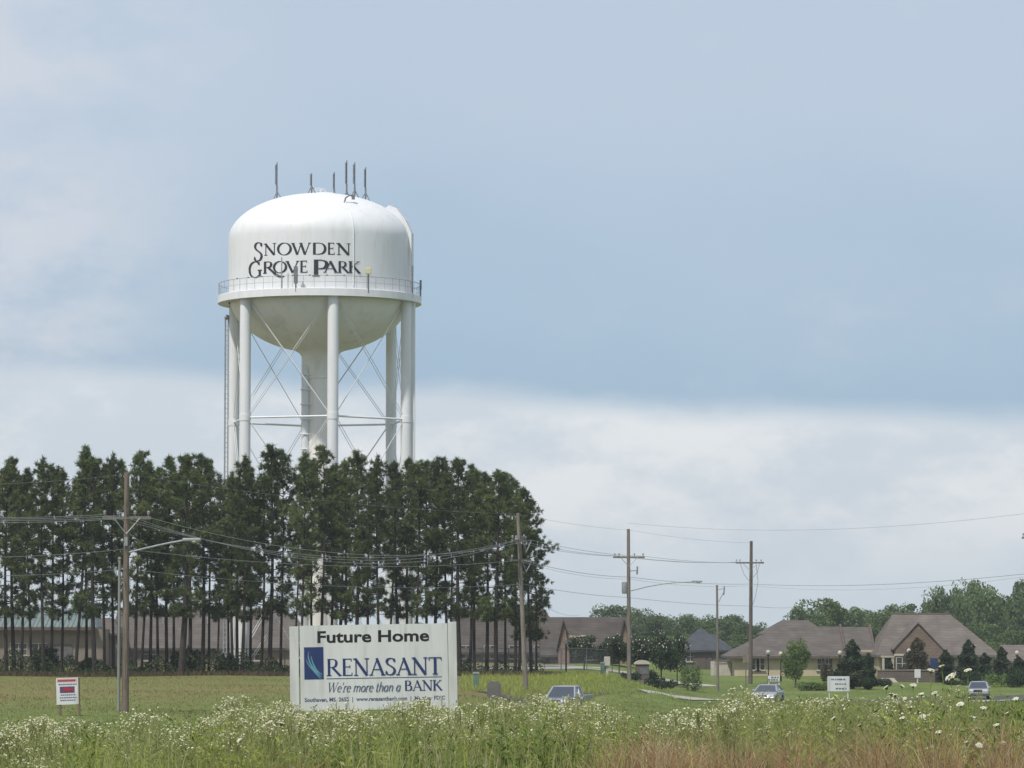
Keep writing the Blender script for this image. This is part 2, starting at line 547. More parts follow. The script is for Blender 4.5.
def ground_mat():
    m = bpy.data.materials.new('field_grass_ground')
    m.use_nodes = True
    N, L = m.node_tree.nodes, m.node_tree.links
    p = N['Principled BSDF']
    p.inputs['Roughness'].default_value = .95
    p.inputs['Specular IOR Level'].default_value = .08
    tc = N.new('ShaderNodeTexCoord')

    def nz(scale, d, st=(1, 1, 1), off=0):
        mp = N.new('ShaderNodeMapping')
        mp.inputs['Scale'].default_value = st
        mp.inputs['Location'].default_value = (off, off, 0)
        L.new(tc.outputs['Object'], mp.inputs[0])
        n = N.new('ShaderNodeTexNoise')
        n.inputs['Scale'].default_value = scale
        n.inputs['Detail'].default_value = d
        n.inputs['Roughness'].default_value = .62
        L.new(mp.outputs[0], n.inputs['Vector'])
        return n.outputs[0]

    def mr(v, a, b, c=0, d=1):
        n = N.new('ShaderNodeMapRange')
        n.interpolation_type = 'SMOOTHSTEP'
        L.new(v, n.inputs[0])
        for i, q in enumerate((a, b, c, d)):
            n.inputs[i + 1].default_value = q
        return n.outputs[0]

    def mx(f, a, b):
        n = N.new('ShaderNodeMix')
        n.data_type = 'RGBA'
        for i, q in ((0, f), (6, a), (7, b)):
            if isinstance(q, tuple):
                n.inputs[i].default_value = q + (1,)
            else:
                L.new(q, n.inputs[i])
        return n.outputs[2]

    def mm(op, a, b):
        n = N.new('ShaderNodeMath')
        n.operation = op
        for i, q in enumerate((a, b)):
            if isinstance(q, (int, float)):
                n.inputs[i].default_value = q
            else:
                L.new(q, n.inputs[i])
        return n.outputs[0]
    sp = N.new('ShaderNodeSeparateXYZ')
    L.new(tc.outputs['Object'], sp.inputs[0])
    big = nz(.05, 6, (1, .35, 1))
    mid = nz(.35, 6, (1, .3, 1), 9)
    fine = nz(5.0, 5, (1, .35, 1), 3)
    g = mx(mr(mid, .35, .65), (.105, .145, .036), (.15, .185, .058))
    dry = mx(mr(mid, .35, .65), (.185, .15, .068), (.165, .17, .062))
    # the mown field dries out away from the ditch: green at the near edge, brown further off, green lawn by the houses
    yy = mm('ADD', sp.outputs[1], mm('MULTIPLY', mm('SUBTRACT', big, .5), 70.0))
    dryf = mm('MULTIPLY', mr(yy, 148, 215), mr(sp.outputs[0], 9, -3))
    dryf = mm('MULTIPLY', dryf, mr(big, .30, .60, .35, 1.0))
    col = mx(dryf, g, dry)
    # bare pale dirt at the left end of the near ditch
    df = mm('MULTIPLY', mm('MULTIPLY', mr(yy, 92, 100), mr(yy, 124, 116)), mr(sp.outputs[0], -11.5, -13.5))
    col = mx(df, col, (.36, .31, .24))
    v = mr(fine, .25, .75, .62, 1.35)
    hs = N.new('ShaderNodeHueSaturation')
    L.new(v, hs.inputs['Value'])
    L.new(col, hs.inputs['Color'])
    L.new(hs.outputs[0], p.inputs['Base Color'])
    bp = N.new('ShaderNodeBump')
    bp.inputs['Strength'].default_value = .6
    bp.inputs['Distance'].default_value = .2
    L.new(fine, bp.inputs['Height'])
    L.new(bp.outputs[0], p.inputs['Normal'])
    return m


M['ground'] = ground_mat()

# ------------------------------------------------------------------ ground
def make_ground():
    ys = list(np.linspace(-55, 30, 14)) + list(np.linspace(33, 130, 66)) + list(np.linspace(133, 420, 150)) + list(np.linspace(428, 700, 30)) + list(np.linspace(730, 1550, 22))
    xs = sorted(set(list(np.linspace(-880, -70, 26)) + list(np.linspace(-66, 74, 110)) + list(np.linspace(80, 880, 26))))
    b = MB()
    vs = [(x, y, gz(x, y)) for y in ys for x in xs]
    n = len(xs)
    fs = [(j * n + i, j * n + i + 1, (j + 1) * n + i + 1, (j + 1) * n + i) for j in range(len(ys) - 1) for i in range(n - 1)]
    b.add(vs, fs)
    structure(b.build('ground', M['ground'], smooth='all'))


make_ground()


def ribbon(name, pts, width, m, lift=.03, kerb=0.0):
    """A strip draped over the ground along ground points, subdivided so that it follows the terrain."""
    path = []
    for a, c in zip(pts[:-1], pts[1:]):
        n = max(2, int((c - a).length / 1.5))
        path += [a.lerp(c, i / n) for i in range(n)]
    path.append(pts[-1])
    b = MB()
    k = 6
    vs, fs = [], []
    for i, p in enumerate(path):
        t = (path[min(i + 1, len(path) - 1)] - path[max(i - 1, 0)])
        s = Vector((t.y, -t.x, 0)).normalized()
        for j in range(k + 1):
            q = p + s * (j / k - .5) * width
            vs.append((q.x, q.y, gz(q.x, q.y) + lift))
    for i in range(len(path) - 1):
        for j in range(k):
            fs.append((i * (k + 1) + j, i * (k + 1) + j + 1, (i + 1) * (k + 1) + j + 1, (i + 1) * (k + 1) + j))
    b.add(vs, fs)
    o = b.build(name, m, smooth='all')
    return structure(o)


def road_pts(pxs, off=0.0):
    r = []
    for px in pxs:
        y = lerp(ROADY, px) + off
        x = (px - 512) / F * y
        r.append(Vector((x, y, 0)))
    return r


ribbon('road', road_pts([535, 570, 620, 670, 720, 767, 820, 870, 925, 978, 1050, 1150, 1300]), 8.0, M['asphalt'], .06)
ribbon('sidewalk', [Vector(on_ground(p, q)) for p, q in ((646, 261), (668, 272), (690, 284), (712, 292), (740, 300))], 1.5, M['concrete'], .07)
ribbon('driveway', [Vector(on_ground(p, d)) for p, d in ((486, 333), (520, 331), (560, 332), (600, 338))], 26, M['concrete'], .05)
ribbon('gravel_verge', road_pts([925, 978, 1050, 1150, 1300], -7.5), 7.0, M['concrete'], .055)

# ------------------------------------------------------------------ haze: even air over the whole place
hz = MB()
hz.box((0, 760, 22.5), (1800, 1660, 55))
ho = hz.build('haze', [])
ho['kind'] = 'stuff'
ho.display_type = 'WIRE'
hm = bpy.data.materials.new('summer_haze')
hm.use_nodes = True
hn = hm.node_tree.nodes
hn.remove(hn['Principled BSDF'])
pv = hn.new('ShaderNodeVolumePrincipled')
pv.inputs['Color'].default_value = (.80, .86, .93, 1)
pv.inputs['Density'].default_value = .00016
pv.inputs['Anisotropy'].default_value = 0.0
hm.node_tree.links.new(pv.outputs[0], hn['Material Output'].inputs['Volume'])
ho.data.materials.append(hm)

# ------------------------------------------------------------------ serif lettering (drawn with a broad pen)
def cat_rom(p, n=7):
    p = [np.array(q, float) for q in p]
    P = [2 * p[0] - p[1]] + p + [2 * p[-1] - p[-2]]
    out = []
    for i in range(1, len(P) - 2):
        a, b, c, d = P[i - 1], P[i], P[i + 1], P[i + 2]
        for k in range(n):
            t = k / n
            out.append(.5 * ((2 * b) + (c - a) * t + (2 * a - 5 * b + 4 * c - d) * t * t + (-a + 3 * b - 3 * c + d) * t ** 3))
    out.append(P[-2])
    return out


def ell(cx, cy, rx, ry, n=36):
    return [np.array((cx + rx * math.cos(2 * PI * i / n), cy + ry * math.sin(2 * PI * i / n))) for i in range(n + 1)]


TK, TN = .175, .062
GL = {   # width, straight strokes (p, q, width), curved strokes (points), serifs (x, y, length)
    'S': (.58, [((.51, .74), (.51, .96), .04), ((.06, .05), (.06, .27), .04)],
          [[(.50, .80), (.44, .93), (.30, .98), (.15, .92), (.10, .77), (.18, .62), (.33, .51), (.46, .39), (.50, .23), (.42, .07), (.27, .02), (.13, .06), (.06, .20)]], []),
    'N': (.84, [((.15, 0), (.15, 1), .06), ((.11, 1), (.72, 0), .145), ((.72, 0), (.72, 1), .06)], [], [(.15, 0, .22), (.08, 1, .16), (.72, 1, .22)]),
    'O': (.86, [], ['O'], []),
    'W': (1.16, [((.08, 1), (.36, 0), .135), ((.36, 0), (.59, .97), .055), ((.56, 1), (.82, 0), .135), ((.82, 0), (1.08, 1), .055)], [], [(.08, 1, .22), (.57, 1, .2), (1.08, 1, .18)]),
    'D': (.84, [((.16, 0), (.16, 1), .135), ((.10, .975), (.42, .975), .05), ((.10, .025), (.42, .025), .05)],
          [[(.40, .975), (.58, .92), (.71, .75), (.755, .5), (.71, .25), (.58, .08), (.40, .025)]], []),
    'E': (.62, [((.16, 0), (.16, 1), .135), ((.08, .975), (.53, .975), .05), ((.16, .52), (.46, .52), .045), ((.08, .025), (.56, .025), .05),
                ((.525, .84), (.525, 1), .045), ((.455, .43), (.455, .62), .04), ((.56, 0), (.56, .18), .045)], [], []),
    'G': (.86, [((.73, .04), (.73, .42), .125), ((.70, .74), (.70, .96), .04)],
          [[(.69, .80), (.60, .93), (.44, .98), (.23, .90), (.10, .70), (.08, .48), (.12, .26), (.26, .08), (.45, .02), (.60, .05), (.73, .13)]], [(.73, .42, .26)]),
    'R': (.78, [((.16, 0), (.16, 1), .135), ((.08, .975), (.36, .975), .05), ((.16, .50), (.36, .50), .045), ((.34, .50), (.74, .0), .125)],
          [[(.34, .975), (.46, .94), (.535, .84), (.535, .68), (.47, .55), (.34, .50)]], [(.16, 0, .25), (.76, .012, .12)]),
    'V': (.80, [((.09, 1), (.42, 0), .135), ((.42, 0), (.72, 1), .055)], [], [(.09, 1, .22), (.72, 1, .2)]),
    'P': (.62, [((.16, 0), (.16, 1), .15), ((.08, .975), (.36, .975), .05), ((.16, .45), (.36, .45), .045)],
          [[(.34, .975), (.48, .93), (.56, .82), (.56, .64), (.48, .50), (.34, .45)]], [(.16, 0, .28)]),
    'A': (.80, [((.09, 0), (.42, 1), .055), ((.38, 1), (.72, 0), .135), ((.20, .34), (.60, .34), .045)], [], [(.09, 0, .2), (.72, 0, .24)]),
    'K': (.78, [((.16, 0), (.16, 1), .135), ((.64, 1), (.18, .44), .055), ((.33, .60), (.72, 0), .13)], [], [(.16, 0, .25), (.16, 1, .25), (.64, 1, .2), (.73, .012, .14)]),
    'B': (.68, [((.16, 0), (.16, 1), .135), ((.08, .975), (.34, .975), .05), ((.16, .53), (.36, .53), .045), ((.08, .025), (.36, .025), .05)],
          [[(.32, .975), (.44, .94), (.50, .85), (.50, .68), (.44, .57), (.32, .53)], [(.34, .53), (.50, .49), (.585, .38), (.585, .18), (.50, .06), (.34, .025)]], []),
    'e': (.50, [((.09, .34), (.43, .34), .042)], [[(.43, .34), (.40, .52), (.27, .61), (.14, .53), (.085, .32), (.14, .09), (.28, .01), (.43, .11)]], []),
    'r': (.42, [((.13, 0), (.13, .62), .105)], [[(.13, .42), (.20, .55), (.30, .61), (.38, .57)]], [(.13, 0, .2)]),
    'm': (.90, [((.13, 0), (.13, .62), .105), ((.45, 0), (.45, .45), .105), ((.77, 0), (.77, .45), .105)],
          [[(.13, .44), (.22, .57), (.33, .61), (.42, .55), (.45, .42)], [(.45, .44), (.54, .57), (.65, .61), (.74, .55), (.77, .42)]], []),
    'o': (.54, [], [[(.27, .61), (.11, .50), (.07, .31), (.12, .11), (.27, .01), (.42, .11), (.47, .31), (.43, .50), (.27, .61)]], []),
    't': (.36, [((.15, .12), (.15, .86), .105), ((.03, .60), (.32, .60), .045)], [[(.15, .14), (.18, .03), (.25, .005), (.33, .06)]], []),
    'h': (.60, [((.13, 0), (.13, 1), .105), ((.47, 0), (.47, .45), .105)], [[(.13, .42), (.22, .56), (.34, .61), (.44, .55), (.47, .42)]], []),
    'n': (.60, [((.13, 0), (.13, .62), .105), ((.47, 0), (.47, .45), .105)], [[(.13, .42), (.22, .56), (.34, .61), (.44, .55), (.47, .42)]], []),
    'a': (.56, [((.44, 0), (.44, .61), .105)], [[(.43, .50), (.30, .61), (.15, .54), (.08, .31), (.13, .08), (.26, .01), (.43, .15)]], []),
    "'": (.20, [((.11, 1), (.08, .74), .08)], [], []),
    ' ': (.30, [], [], []),
    'T': (.74, [((.37, 0), (.37, 1), .135), ((.05, .975), (.69, .975), .05), ((.055, .82), (.055, 1), .045), ((.685, .82), (.685, 1), .045)], [], [(.37, 0, .27)]),
}


def ribbon2d(pts, width):
    """Pen stroke as a list of (left, right) pairs."""
    out = []
    n = len(pts)
    for i in range(n):
        t = pts[min(i + 1, n - 1)] - pts[max(i - 1, 0)]
        ln = math.hypot(*t) or 1
        t = t / ln
        nrm = np.array((-t[1], t[0]))
        w = width if not callable(width) else width(t)
        out.append((pts[i] + nrm * w / 2, pts[i] - nrm * w / 2))
    return out


def pen(t):
    return TN + (TK - TN) * abs(t[1] * math.cos(.22) + t[0] * math.sin(.22)) ** 1.5


def serif_mesh(items, fn, weight=.86):
    """items: (letter, x0, x1, baseline, cap height); fn(x, z, lift) places a flat point."""
    b = MB()
    lift = 0.0
    for ch, x0, x1, z0, hh in items:
        wd, lines, curves, serifs = GL[ch]
        kx = (x1 - x0) / wd
        st = []
        for p, q, w in lines:
            p, q = np.array(p, float), np.array(q, float)
            n = 8
            hor = abs(q[0] - p[0]) > .8 * abs(q[1] - p[1]) and abs(q[1] - p[1]) < .02
            st.append(ribbon2d([p + (q - p) * i / n for i in range(n + 1)], w * weight * (1.45 if hor else 1.28)))
        for cu in curves:
            pts = ell(.43, .5, .365, .485) if cu == 'O' else cat_rom(cu)
            st.append(ribbon2d(pts, lambda t: pen(t) * weight))
        for x, y, ln in serifs:
            yy = y + (.022 if y < .5 else -.022)
            st.append(ribbon2d([np.array((x - ln / 2 + ln * i / 4, yy)) for i in range(5)], .06))
        for rb in st:
            lift += .0004
            vs, fs = [], []
            for a, c in rb:
                for p in (a, c):
                    vs.append(fn(x0 + p[0] * kx, z0 + p[1] * hh, lift))
            for i in range(len(rb) - 1):
                fs.append((2 * i, 2 * i + 1, 2 * i + 3, 2 * i + 2))
            b.add(vs, fs)
    return b


def plain_text(s, x0, x1, z0, z1, y, bold=0.0, shear=0.0):
    """Built-in sans lettering fitted to a box in the xz plane, facing -Y."""
    cu = bpy.data.curves.new('text', 'FONT')
    cu.body = s
    cu.offset = bold
    cu.shear = shear
    cu.resolution_u = 3
    to = bpy.data.objects.new('text', cu)
    C.objects.link(to)
    dg = bpy.context.evaluated_depsgraph_get()
    me = bpy.data.meshes.new_from_object(to.evaluated_get(dg))
    bpy.data.objects.remove(to)
    co = [v.co.copy() for v in me.vertices]
    a, c = min(p.x for p in co), max(p.x for p in co)
    d, e = min(p.y for p in co), max(p.y for p in co)
    b = MB()
    b.add([(x0 + (p.x - a) / (c - a) * (x1 - x0), y, z0 + (p.y - d) / (e - d) * (z1 - z0)) for p in co],
          [tuple(q.vertices) for q in me.polygons])
    bpy.data.meshes.remove(me)
    return b


# ------------------------------------------------------------------ water tower
TD = 315.0
TP = F / TD
def water_tower():
    cx = (319 - 512) / TP
    g = gz(cx, TD)
    t = thing('water_tower', (cx, TD, 0), 'tall white water tower on six legs, lettered in dark capitals, behind the pines', 'water tower')
    R = 8.02

    def z_(py, D=TD):
        return EYE + (624 - py) * D / F
    zj, zt, zb = z_(240), z_(192.5), 32.9
    prof = [(R * math.cos(a), zj + (zt - zj) * math.sin(a)) for a in np.linspace(0, PI / 2 * .997, 26)]
    b = MB()
    b.lathe([(R, zb - .3)] + [(R, zb + (zj - zb) * i / 6) for i in range(7)] + prof[1:], 96)
    tank = b.build('tank', M['tank'], t, 'all')
    # rounded bowl with its bell mouth running into the central riser
    bowl = [(R - .04, zb - .2)] + [((R - .05) * math.cos(a), zb - 5.15 * math.sin(a)) for a in np.linspace(.02, 1.285, 24)]
    bowl += [(1.80, 27.72), (1.50, 27.30), (1.28, 26.7), (1.14, 26.0), (1.10, 25.5)]
    b = MB()
    b.lathe(bowl, 96)
    b.build('bowl', M['bowl'], t, 'all')
    b = MB()
    b.lathe([(1.06, g - .2), (1.06, 25.45), (1.16, 25.47), (1.16, 25.6), (1.10, 25.63)], 48)
    for z in (6, 12, 18):
        b.lathe([(1.06, z - .04), (1.085, z - .03), (1.085, z + .03), (1.06, z + .04)], 48)
    rc = b.build('riser_column', M['bowl'], t, True)
    # riser ladder
    b = MB()
    for k in range(20):
        z = g + 1 + k * 1.3
        b.tube([(-1.62, -.95, z), (-.7, -.95, z)], .05, 6)
    b.tube([(-1.2, -.55, g), (-1.2, -.55, 26.6)], .34, 14)
    b.build('riser_pipe', M['steel_white'], t, True)

    # legs, struts and rods
    LR = 8.12
    zs = [g + .25, 11.2, 21.75, 32.0]
    ang = [rad(11.2 + 60 * k) for k in range(6)]
    def leg_xy(k):
        a = ang[k % 6]
        return Vector((LR * math.sin(a), -LR * math.cos(a), 0))
    for k in range(6):
        p = leg_xy(k)
        b = MB()
        b.tube([p + Vector((0, 0, g - .3)), p + Vector((0, 0, 32.1))], .475, 20)
        for z in zs[1:3]:
            b.tube([p + Vector((0, 0, z - .28)), p + Vector((0, 0, z + .28))], .51, 20)
        b.tube([p + Vector((0, 0, g - .1)), p + Vector((0, 0, g + .3))], .8, 16)
        b.build('leg', M['steel_white'], t, True)
    for k in range(6):
        p, q = leg_xy(k), leg_xy(k + 1)
        for z in zs[1:3]:
            b = MB()
            b.tube([p.lerp(q, .05) + Vector((0, 0, z)), q.lerp(p, .05) + Vector((0, 0, z))], .09, 10)
            b.build('strut', M['steel_white'], t, True)
        for lo_, hi_ in zip(zs[:-1], zs[1:]):
            for a, c in ((p, q), (q, p)):
                b = MB()
                for off in (-.10, .10):
                    d = (q - p).normalized().cross(Vector((0, 0, 1))) * off * .8
                    u = Vector((0, 0, off))
                    b.tube([a.lerp(c, .055) + Vector((0, 0, lo_ + .35)) + d + u, c.lerp(a, .055) + Vector((0, 0, hi_ - .35)) + d + u], .027, 6)
                b.build('brace_rod', M['steel_white'], t, True)
        # thin tie rods to the riser
    # balcony: deck and fascia ring, railing
    b = MB()
    RB = 8.93
    b.lathe([(R - .02, 32.05), (RB - .05, 31.98), (RB, 32.0), (RB, 32.62), (RB - .05, 32.66), (R - .02, 32.66)], 96)
    bal = b.build('balcony', M['steel_white'], t, True)
    b = MB()
    n = 60
    for k in range(n):
        a = 2 * PI * k / n
        p = Vector((math.sin(a) * (RB - .08), -math.cos(a) * (RB - .08), 0))
        b.tube([p + Vector((0, 0, 32.6)), p + Vector((0, 0, 33.72))], .016, 6)
    for z, r in ((33.72, .026), (33.2, .014)):
        b.tube([(math.sin(2 * PI * k / 96) * (RB - .08), -math.cos(2 * PI * k / 96) * (RB - .08), z) for k in range(97)], r, 6, cap=False)
    for k in range(9):                                       # small lamps clipped to the front rail
        a = rad(-50 + 9.5 * k)
        b.ball((math.sin(a) * (RB - .02), -math.cos(a) * (RB - .02), 33.74), .09, 8)
    b.build('railing', M['galv'], bal, True)
    # gear standing on the balcony
    def bal_pt(px, front=True):
        s = ((px - 512) / F * (TD - 8.0) - cx) / (RB - .05)
        s = max(-.999, min(.999, s))
        c = math.sqrt(1 - s * s) * (1 if front else -1)
        return Vector((s * (RB - .05), -c * (RB - .05), 0))
    p = bal_pt(295.5)
    b = MB()
    b.tube([p + Vector((0, 0, 32.3)), p + Vector((0, 0, 34.6))], .06, 8)
    b.box(p + Vector((0, -.12, 33.75)), (.34, .2, 1.45))
    b.build('panel_antenna', M['antenna'], t)
    p = bal_pt(281)
    b = MB()
    b.tube([p + Vector((0, 0, 32.3)), p + Vector((0, 0, 35.3))], .05, 8)
    b.build('mast', M['galv'], t)
    p = bal_pt(367.5)
    b = MB()
    b.tube([p + Vector((0, 0, 32.3)), p + Vector((0, 0, 33.9))], .07, 8)
    lm = b.build('lamp_post', M['darksteel'], t)
    b = MB()
    b.box(p + Vector((0, 0, 34.2)), (.5, .4, .55))
    b.build('lamp_head', mat('faded_yellow_lamp', (.62, .58, .36), (.56, .52, .32), 4, .5), lm, bevel=.05)
    for px, h in ((410.5, 2.6), (421.5, 1.6)):
        p = bal_pt(px)
        b = MB()
        b.tube([p + Vector((0, 0, 32.3)), p + Vector((0, 0, 32.5 + h))], .06, 8)
        b.box(p + Vector((0, 0, 32.1 + h)), (.18, .16, .8))
        b.build('panel_antenna', M['antenna'], t)
    # dome antennas, sitting on the dome surface
    def dome_z(x, y):
        r = math.hypot(x, y)
        return zj + (zt - zj) * math.sqrt(max(0, 1 - (r / R) ** 2))
    for px, top, y0, w in ((277, 162, -.6, .20), (312, 173, -1.0, .15), (333, 172, 2.2, .11), (346, 160, 1.4, .15), (355, 162, -.4, .20), (366, 167, -.6, .14)):
        x = (px - 320) / TP
        zb_ = dome_z(x, y0)
        zz = z_(top - 1.5, TD + y0)
        b = MB()
        b.tube([(x, y0, zb_ - .1), (x, y0, zz)], .05, 8)
        b.box((x - .09, y0 - .07, zb_ + (zz - zb_) * .66), (w * .7, .12, (zz - zb_) * .55))
        b.box((x, y0, zb_ + (zz - zb_) * .22), (.16, .16, (zz - zb_) * .3))
        for a in (0.4, 2.5, 4.6):                           # tripod feet
            ex, ey = x + .42 * math.cos(a), y0 + .42 * math.sin(a)
            b.tube([(ex, ey, dome_z(ex, ey) - .03), (x, y0, zb_ + .65)], .035, 6)
        b.build('antenna', M['antenna'], t)
    # roof hatch, rail and the pipe elbow on the front of the dome
    b = MB()
    x0 = .35
    b.lathe([(1.25, zt - .35), (1.25, zt - .05), (.9, zt + .06), (.01, zt + .09)], 32, (x0, 0, 0))
    for k in range(10):
        a = 2 * PI * k / 10
        b.tube([(x0 - .5 + .7 * math.cos(a), .7 * math.sin(a), zt), (x0 - .5 + .7 * math.cos(a), .7 * math.sin(a), zt + .42)], .03, 6)
    b.tube([(x0 - .5 + .7 * math.cos(2 * PI * k / 24), .7 * math.sin(2 * PI * k / 24), zt + .42) for k in range(25)], .035, 6, cap=False)
    b.build('roof_hatch', M['tank'], t, True)
    b = MB()
    sy = -5.2
    sx = (352 - 320) / TP
    zz = dome_z(sx, sy)
    b.tube([(sx - .45, sy - .25, zz - .25), (sx - .3, sy - .3, zz + .35), (sx + .05, sy - .2, zz + .6), (sx + .35, sy, zz + .5)], .07, 8)
    b.box((sx + .35, sy, zz + .45), (.28, .25, .4))
    b.build('vent_pipe', M['antenna'], t, True)
    # cable running down the front of the tank
    b = MB()
    pts = []
    for a in np.linspace(1.2, 0, 9):
        r = R * math.cos(a) + .05
        pts.append((r * math.sin(rad(24)), -r * math.cos(rad(24)), zj + (zt - zj) * math.sin(a) + .03))
    pts.append((pts[-1][0], pts[-1][1], 33))
    b.tube(pts, .045, 6)
    b.build('cable', M['steel_white'], t, True)
    # boxed ladder chute up the right flank
    b = MB()
    a = rad(80)
    fa = Vector((math.sin(a), -math.cos(a), 0))
    sd = Vector((math.cos(a), math.sin(a), 0))
    path = [(8.3, 32.7), (8.3, 38.1), (7.75, 39.3), (6.95, 40.35), (6.3, 40.6)]
    inner = [(7.95, 32.7), (7.97, 37.6), (7.5, 38.8), (6.7, 39.8), (5.9, 40.3)]
    for s0, s1 in ((-.42, -.34), (.34, .42)):
        vs, fs = [], []
        for (r, z), (ri, zi) in zip(path, inner):
            for rr, zz in ((r, z), (ri, zi)):
                for s in (s0, s1):
                    q = fa * rr + sd * s
                    vs.append((q.x, q.y, zz))
        for i in range(len(path) - 1):
            o = i * 4
            fs += [(o, o + 1, o + 5, o + 4), (o + 2, o + 6, o + 7, o + 3), (o, o + 4, o + 6, o + 2), (o + 1, o + 3, o + 7, o + 5)]
        b.add(vs, fs)
    vs = []
    for r, z in path:
        for s in (-.42, .42):
            q = fa * (r + .015) + sd * s
            vs.append((q.x, q.y, z + .015))
    b.add(vs, [(2 * i, 2 * i + 1, 2 * i + 3, 2 * i + 2) for i in range(len(path) - 1)])
    b.build('ladder_chute', M['tank'], t)
    # ladder and conduit on the outer side of the back left leg
    p = leg_xy(4)
    b = MB()
    for dx in (-.80, -.52):
        b.tube([p + Vector((dx, 0, g)), p + Vector((dx, 0, 31.0))], .07, 6)
    for k in range(70):
        z = g + .6 + k * .43
        b.tube([p + Vector((-.80, 0, z)), p + Vector((-.52, 0, z))], .025, 4)
    for z in (5, 10, 15, 20, 25, 30):
        b.tube([p + Vector((-.80, 0, z)), p + Vector((-.3, 0, z))], .05, 6)
    b.ball(p + Vector((-.66, 0, 31.1)), .24, 10)
    b.build('ladder', M['galv'], t, True)
    p = leg_xy(1)
    b = MB()
    for d in (.56, .70):
        b.tube([p + Vector((d, .1, g)), p + Vector((d, .1, 32.1))], .085, 8)
    b.build('conduit', M['steel_white'], t, True)
    # lettering wrapped on the tank
    def ang_of(px):
        lo_a, hi_a = -1.3, 1.3                             # solve for the angle round the tank seen at this picture column
        for _ in range(40):
            a = (lo_a + hi_a) / 2
            if 512 + F * (cx + R * math.sin(a)) / (TD - R * math.cos(a)) < px:
                lo_a = a
            else:
                hi_a = a
        return a
    def onto(x, z, lift):
        r = R + .012 + lift
        return (r * math.sin(x), -r * math.cos(x), z)
    zf = lambda py, px=320: EYE + (624 - py) * (TD - R * math.cos(ang_of(px))) / F
    row1 = [('S', 252.5, 261.8, 260.4, 241.4), ('N', 262.6, 275.2, 254.4, 242.4), ('O', 276.0, 290.8, 254.2, 241.8), ('W', 290.5, 309.8, 253.8, 241.9),
            ('D', 310.5, 325.8, 253.6, 241.7), ('E', 326.0, 334.2, 253.6, 241.7), ('N', 335.4, 349.8, 254, 242.3)]
    row2 = [('G', 247.6, 261.0, 277, 260.6), ('R', 261.6, 274.2, 272.6, 260.6), ('O', 272.0, 286.2, 272.2, 260.4), ('V', 284.8, 298.2, 272, 260.2),
            ('E', 298.4, 307.0, 271.8, 259.8), ('P', 311.0, 327.2, 275.4, 258.8), ('A', 322.4, 336.8, 271.8, 260.2), ('R', 336.4, 348.2, 272, 260.4), ('K', 347.0, 359.8, 272.4, 260.6)]
    items = [(c, ang_of(a), ang_of(b_), zf(y0, (a + b_) / 2), zf(y1, (a + b_) / 2) - zf(y0, (a + b_) / 2)) for c, a, b_, y0, y1 in row1 + row2]
    lb = serif_mesh(items, onto)
    # the long sweeping tail of the first R under the O
    tail = cat_rom([(269, 267.8), (273, 272.2), (278, 275.3), (283.5, 275.6)], 6)
    vs, fs = [], []
    for i, q in enumerate(tail):
        w = .05 + .10 * math.sin(PI * min(1, .25 + i / len(tail) * .75))
        for s in (-1, 1):
            vs.append(onto(ang_of(q[0]), zf(q[1], q[0]) + s * w * .8, .03))
    fs = [(2 * i, 2 * i + 1, 2 * i + 3, 2 * i + 2) for i in range(len(tail) - 1)]
    lb.add(vs, fs)
    lb.build('lettering', M['letter'], tank)


water_tower()

# ------------------------------------------------------------------ foliage helpers
def leaf_arrays(cent, size, rng, asp=.6, up=.0, dirs=None):
    """Diamond leaves round centres; returns verts (4n,3)."""
    n = len(cent)
    if dirs is None:
        d = rng.normal(size=(n, 3))
        d[:, 2] += up
    else:
        d = dirs
    d /= np.linalg.norm(d, axis=1)[:, None] + 1e-9
    q = rng.normal(size=(n, 3))
    s = np.cross(d, q)
    s /= np.linalg.norm(s, axis=1)[:, None] + 1e-9
    L = (size * rng.uniform(.6, 1.35, n))[:, None]
    a = cent - d * L * .5
    c = cent + d * L * .5
    b = cent + s * L * asp * .5
    e = cent - s * L * asp * .5
    return np.stack([a, b, c, e], 1).reshape(-1, 3)


def quads_obj(name, parts, mats, parent=None):
    """parts: list of (verts array, verts per face, material index)."""
    me = bpy.data.meshes.new(name)
    V = np.concatenate([p[0] for p in parts])
    loops, starts, tot, mi = [], [], [], []
    off = lo_ = 0
    for v, k, m_ in parts:
        n = len(v)
        loops.append(np.arange(n) + off)
        starts.append(np.arange(0, n, k) + lo_)
        tot.append(np.full(n // k, k))
        mi.append(np.full(n // k, m_))
        off += n
        lo_ += n
    me.vertices.add(len(V))
    me.vertices.foreach_set('co', V.astype(np.float32).ravel())
    L_ = np.concatenate(loops)
    me.loops.add(len(L_))
    me.loops.foreach_set('vertex_index', L_.astype(np.int32))
    S = np.concatenate(starts)
    me.polygons.add(len(S))
    me.polygons.foreach_set('loop_start', S.astype(np.int32))
    me.polygons.foreach_set('loop_total', np.concatenate(tot).astype(np.int32))
    me.polygons.foreach_set('material_index', np.concatenate(mi).astype(np.int32))
    for m_ in mats:
        me.materials.append(m_)
    me.update()
    me.validate()
    o = bpy.data.objects.new(name, me)
    C.objects.link(o)
    if parent:
        o.parent = parent
    return o


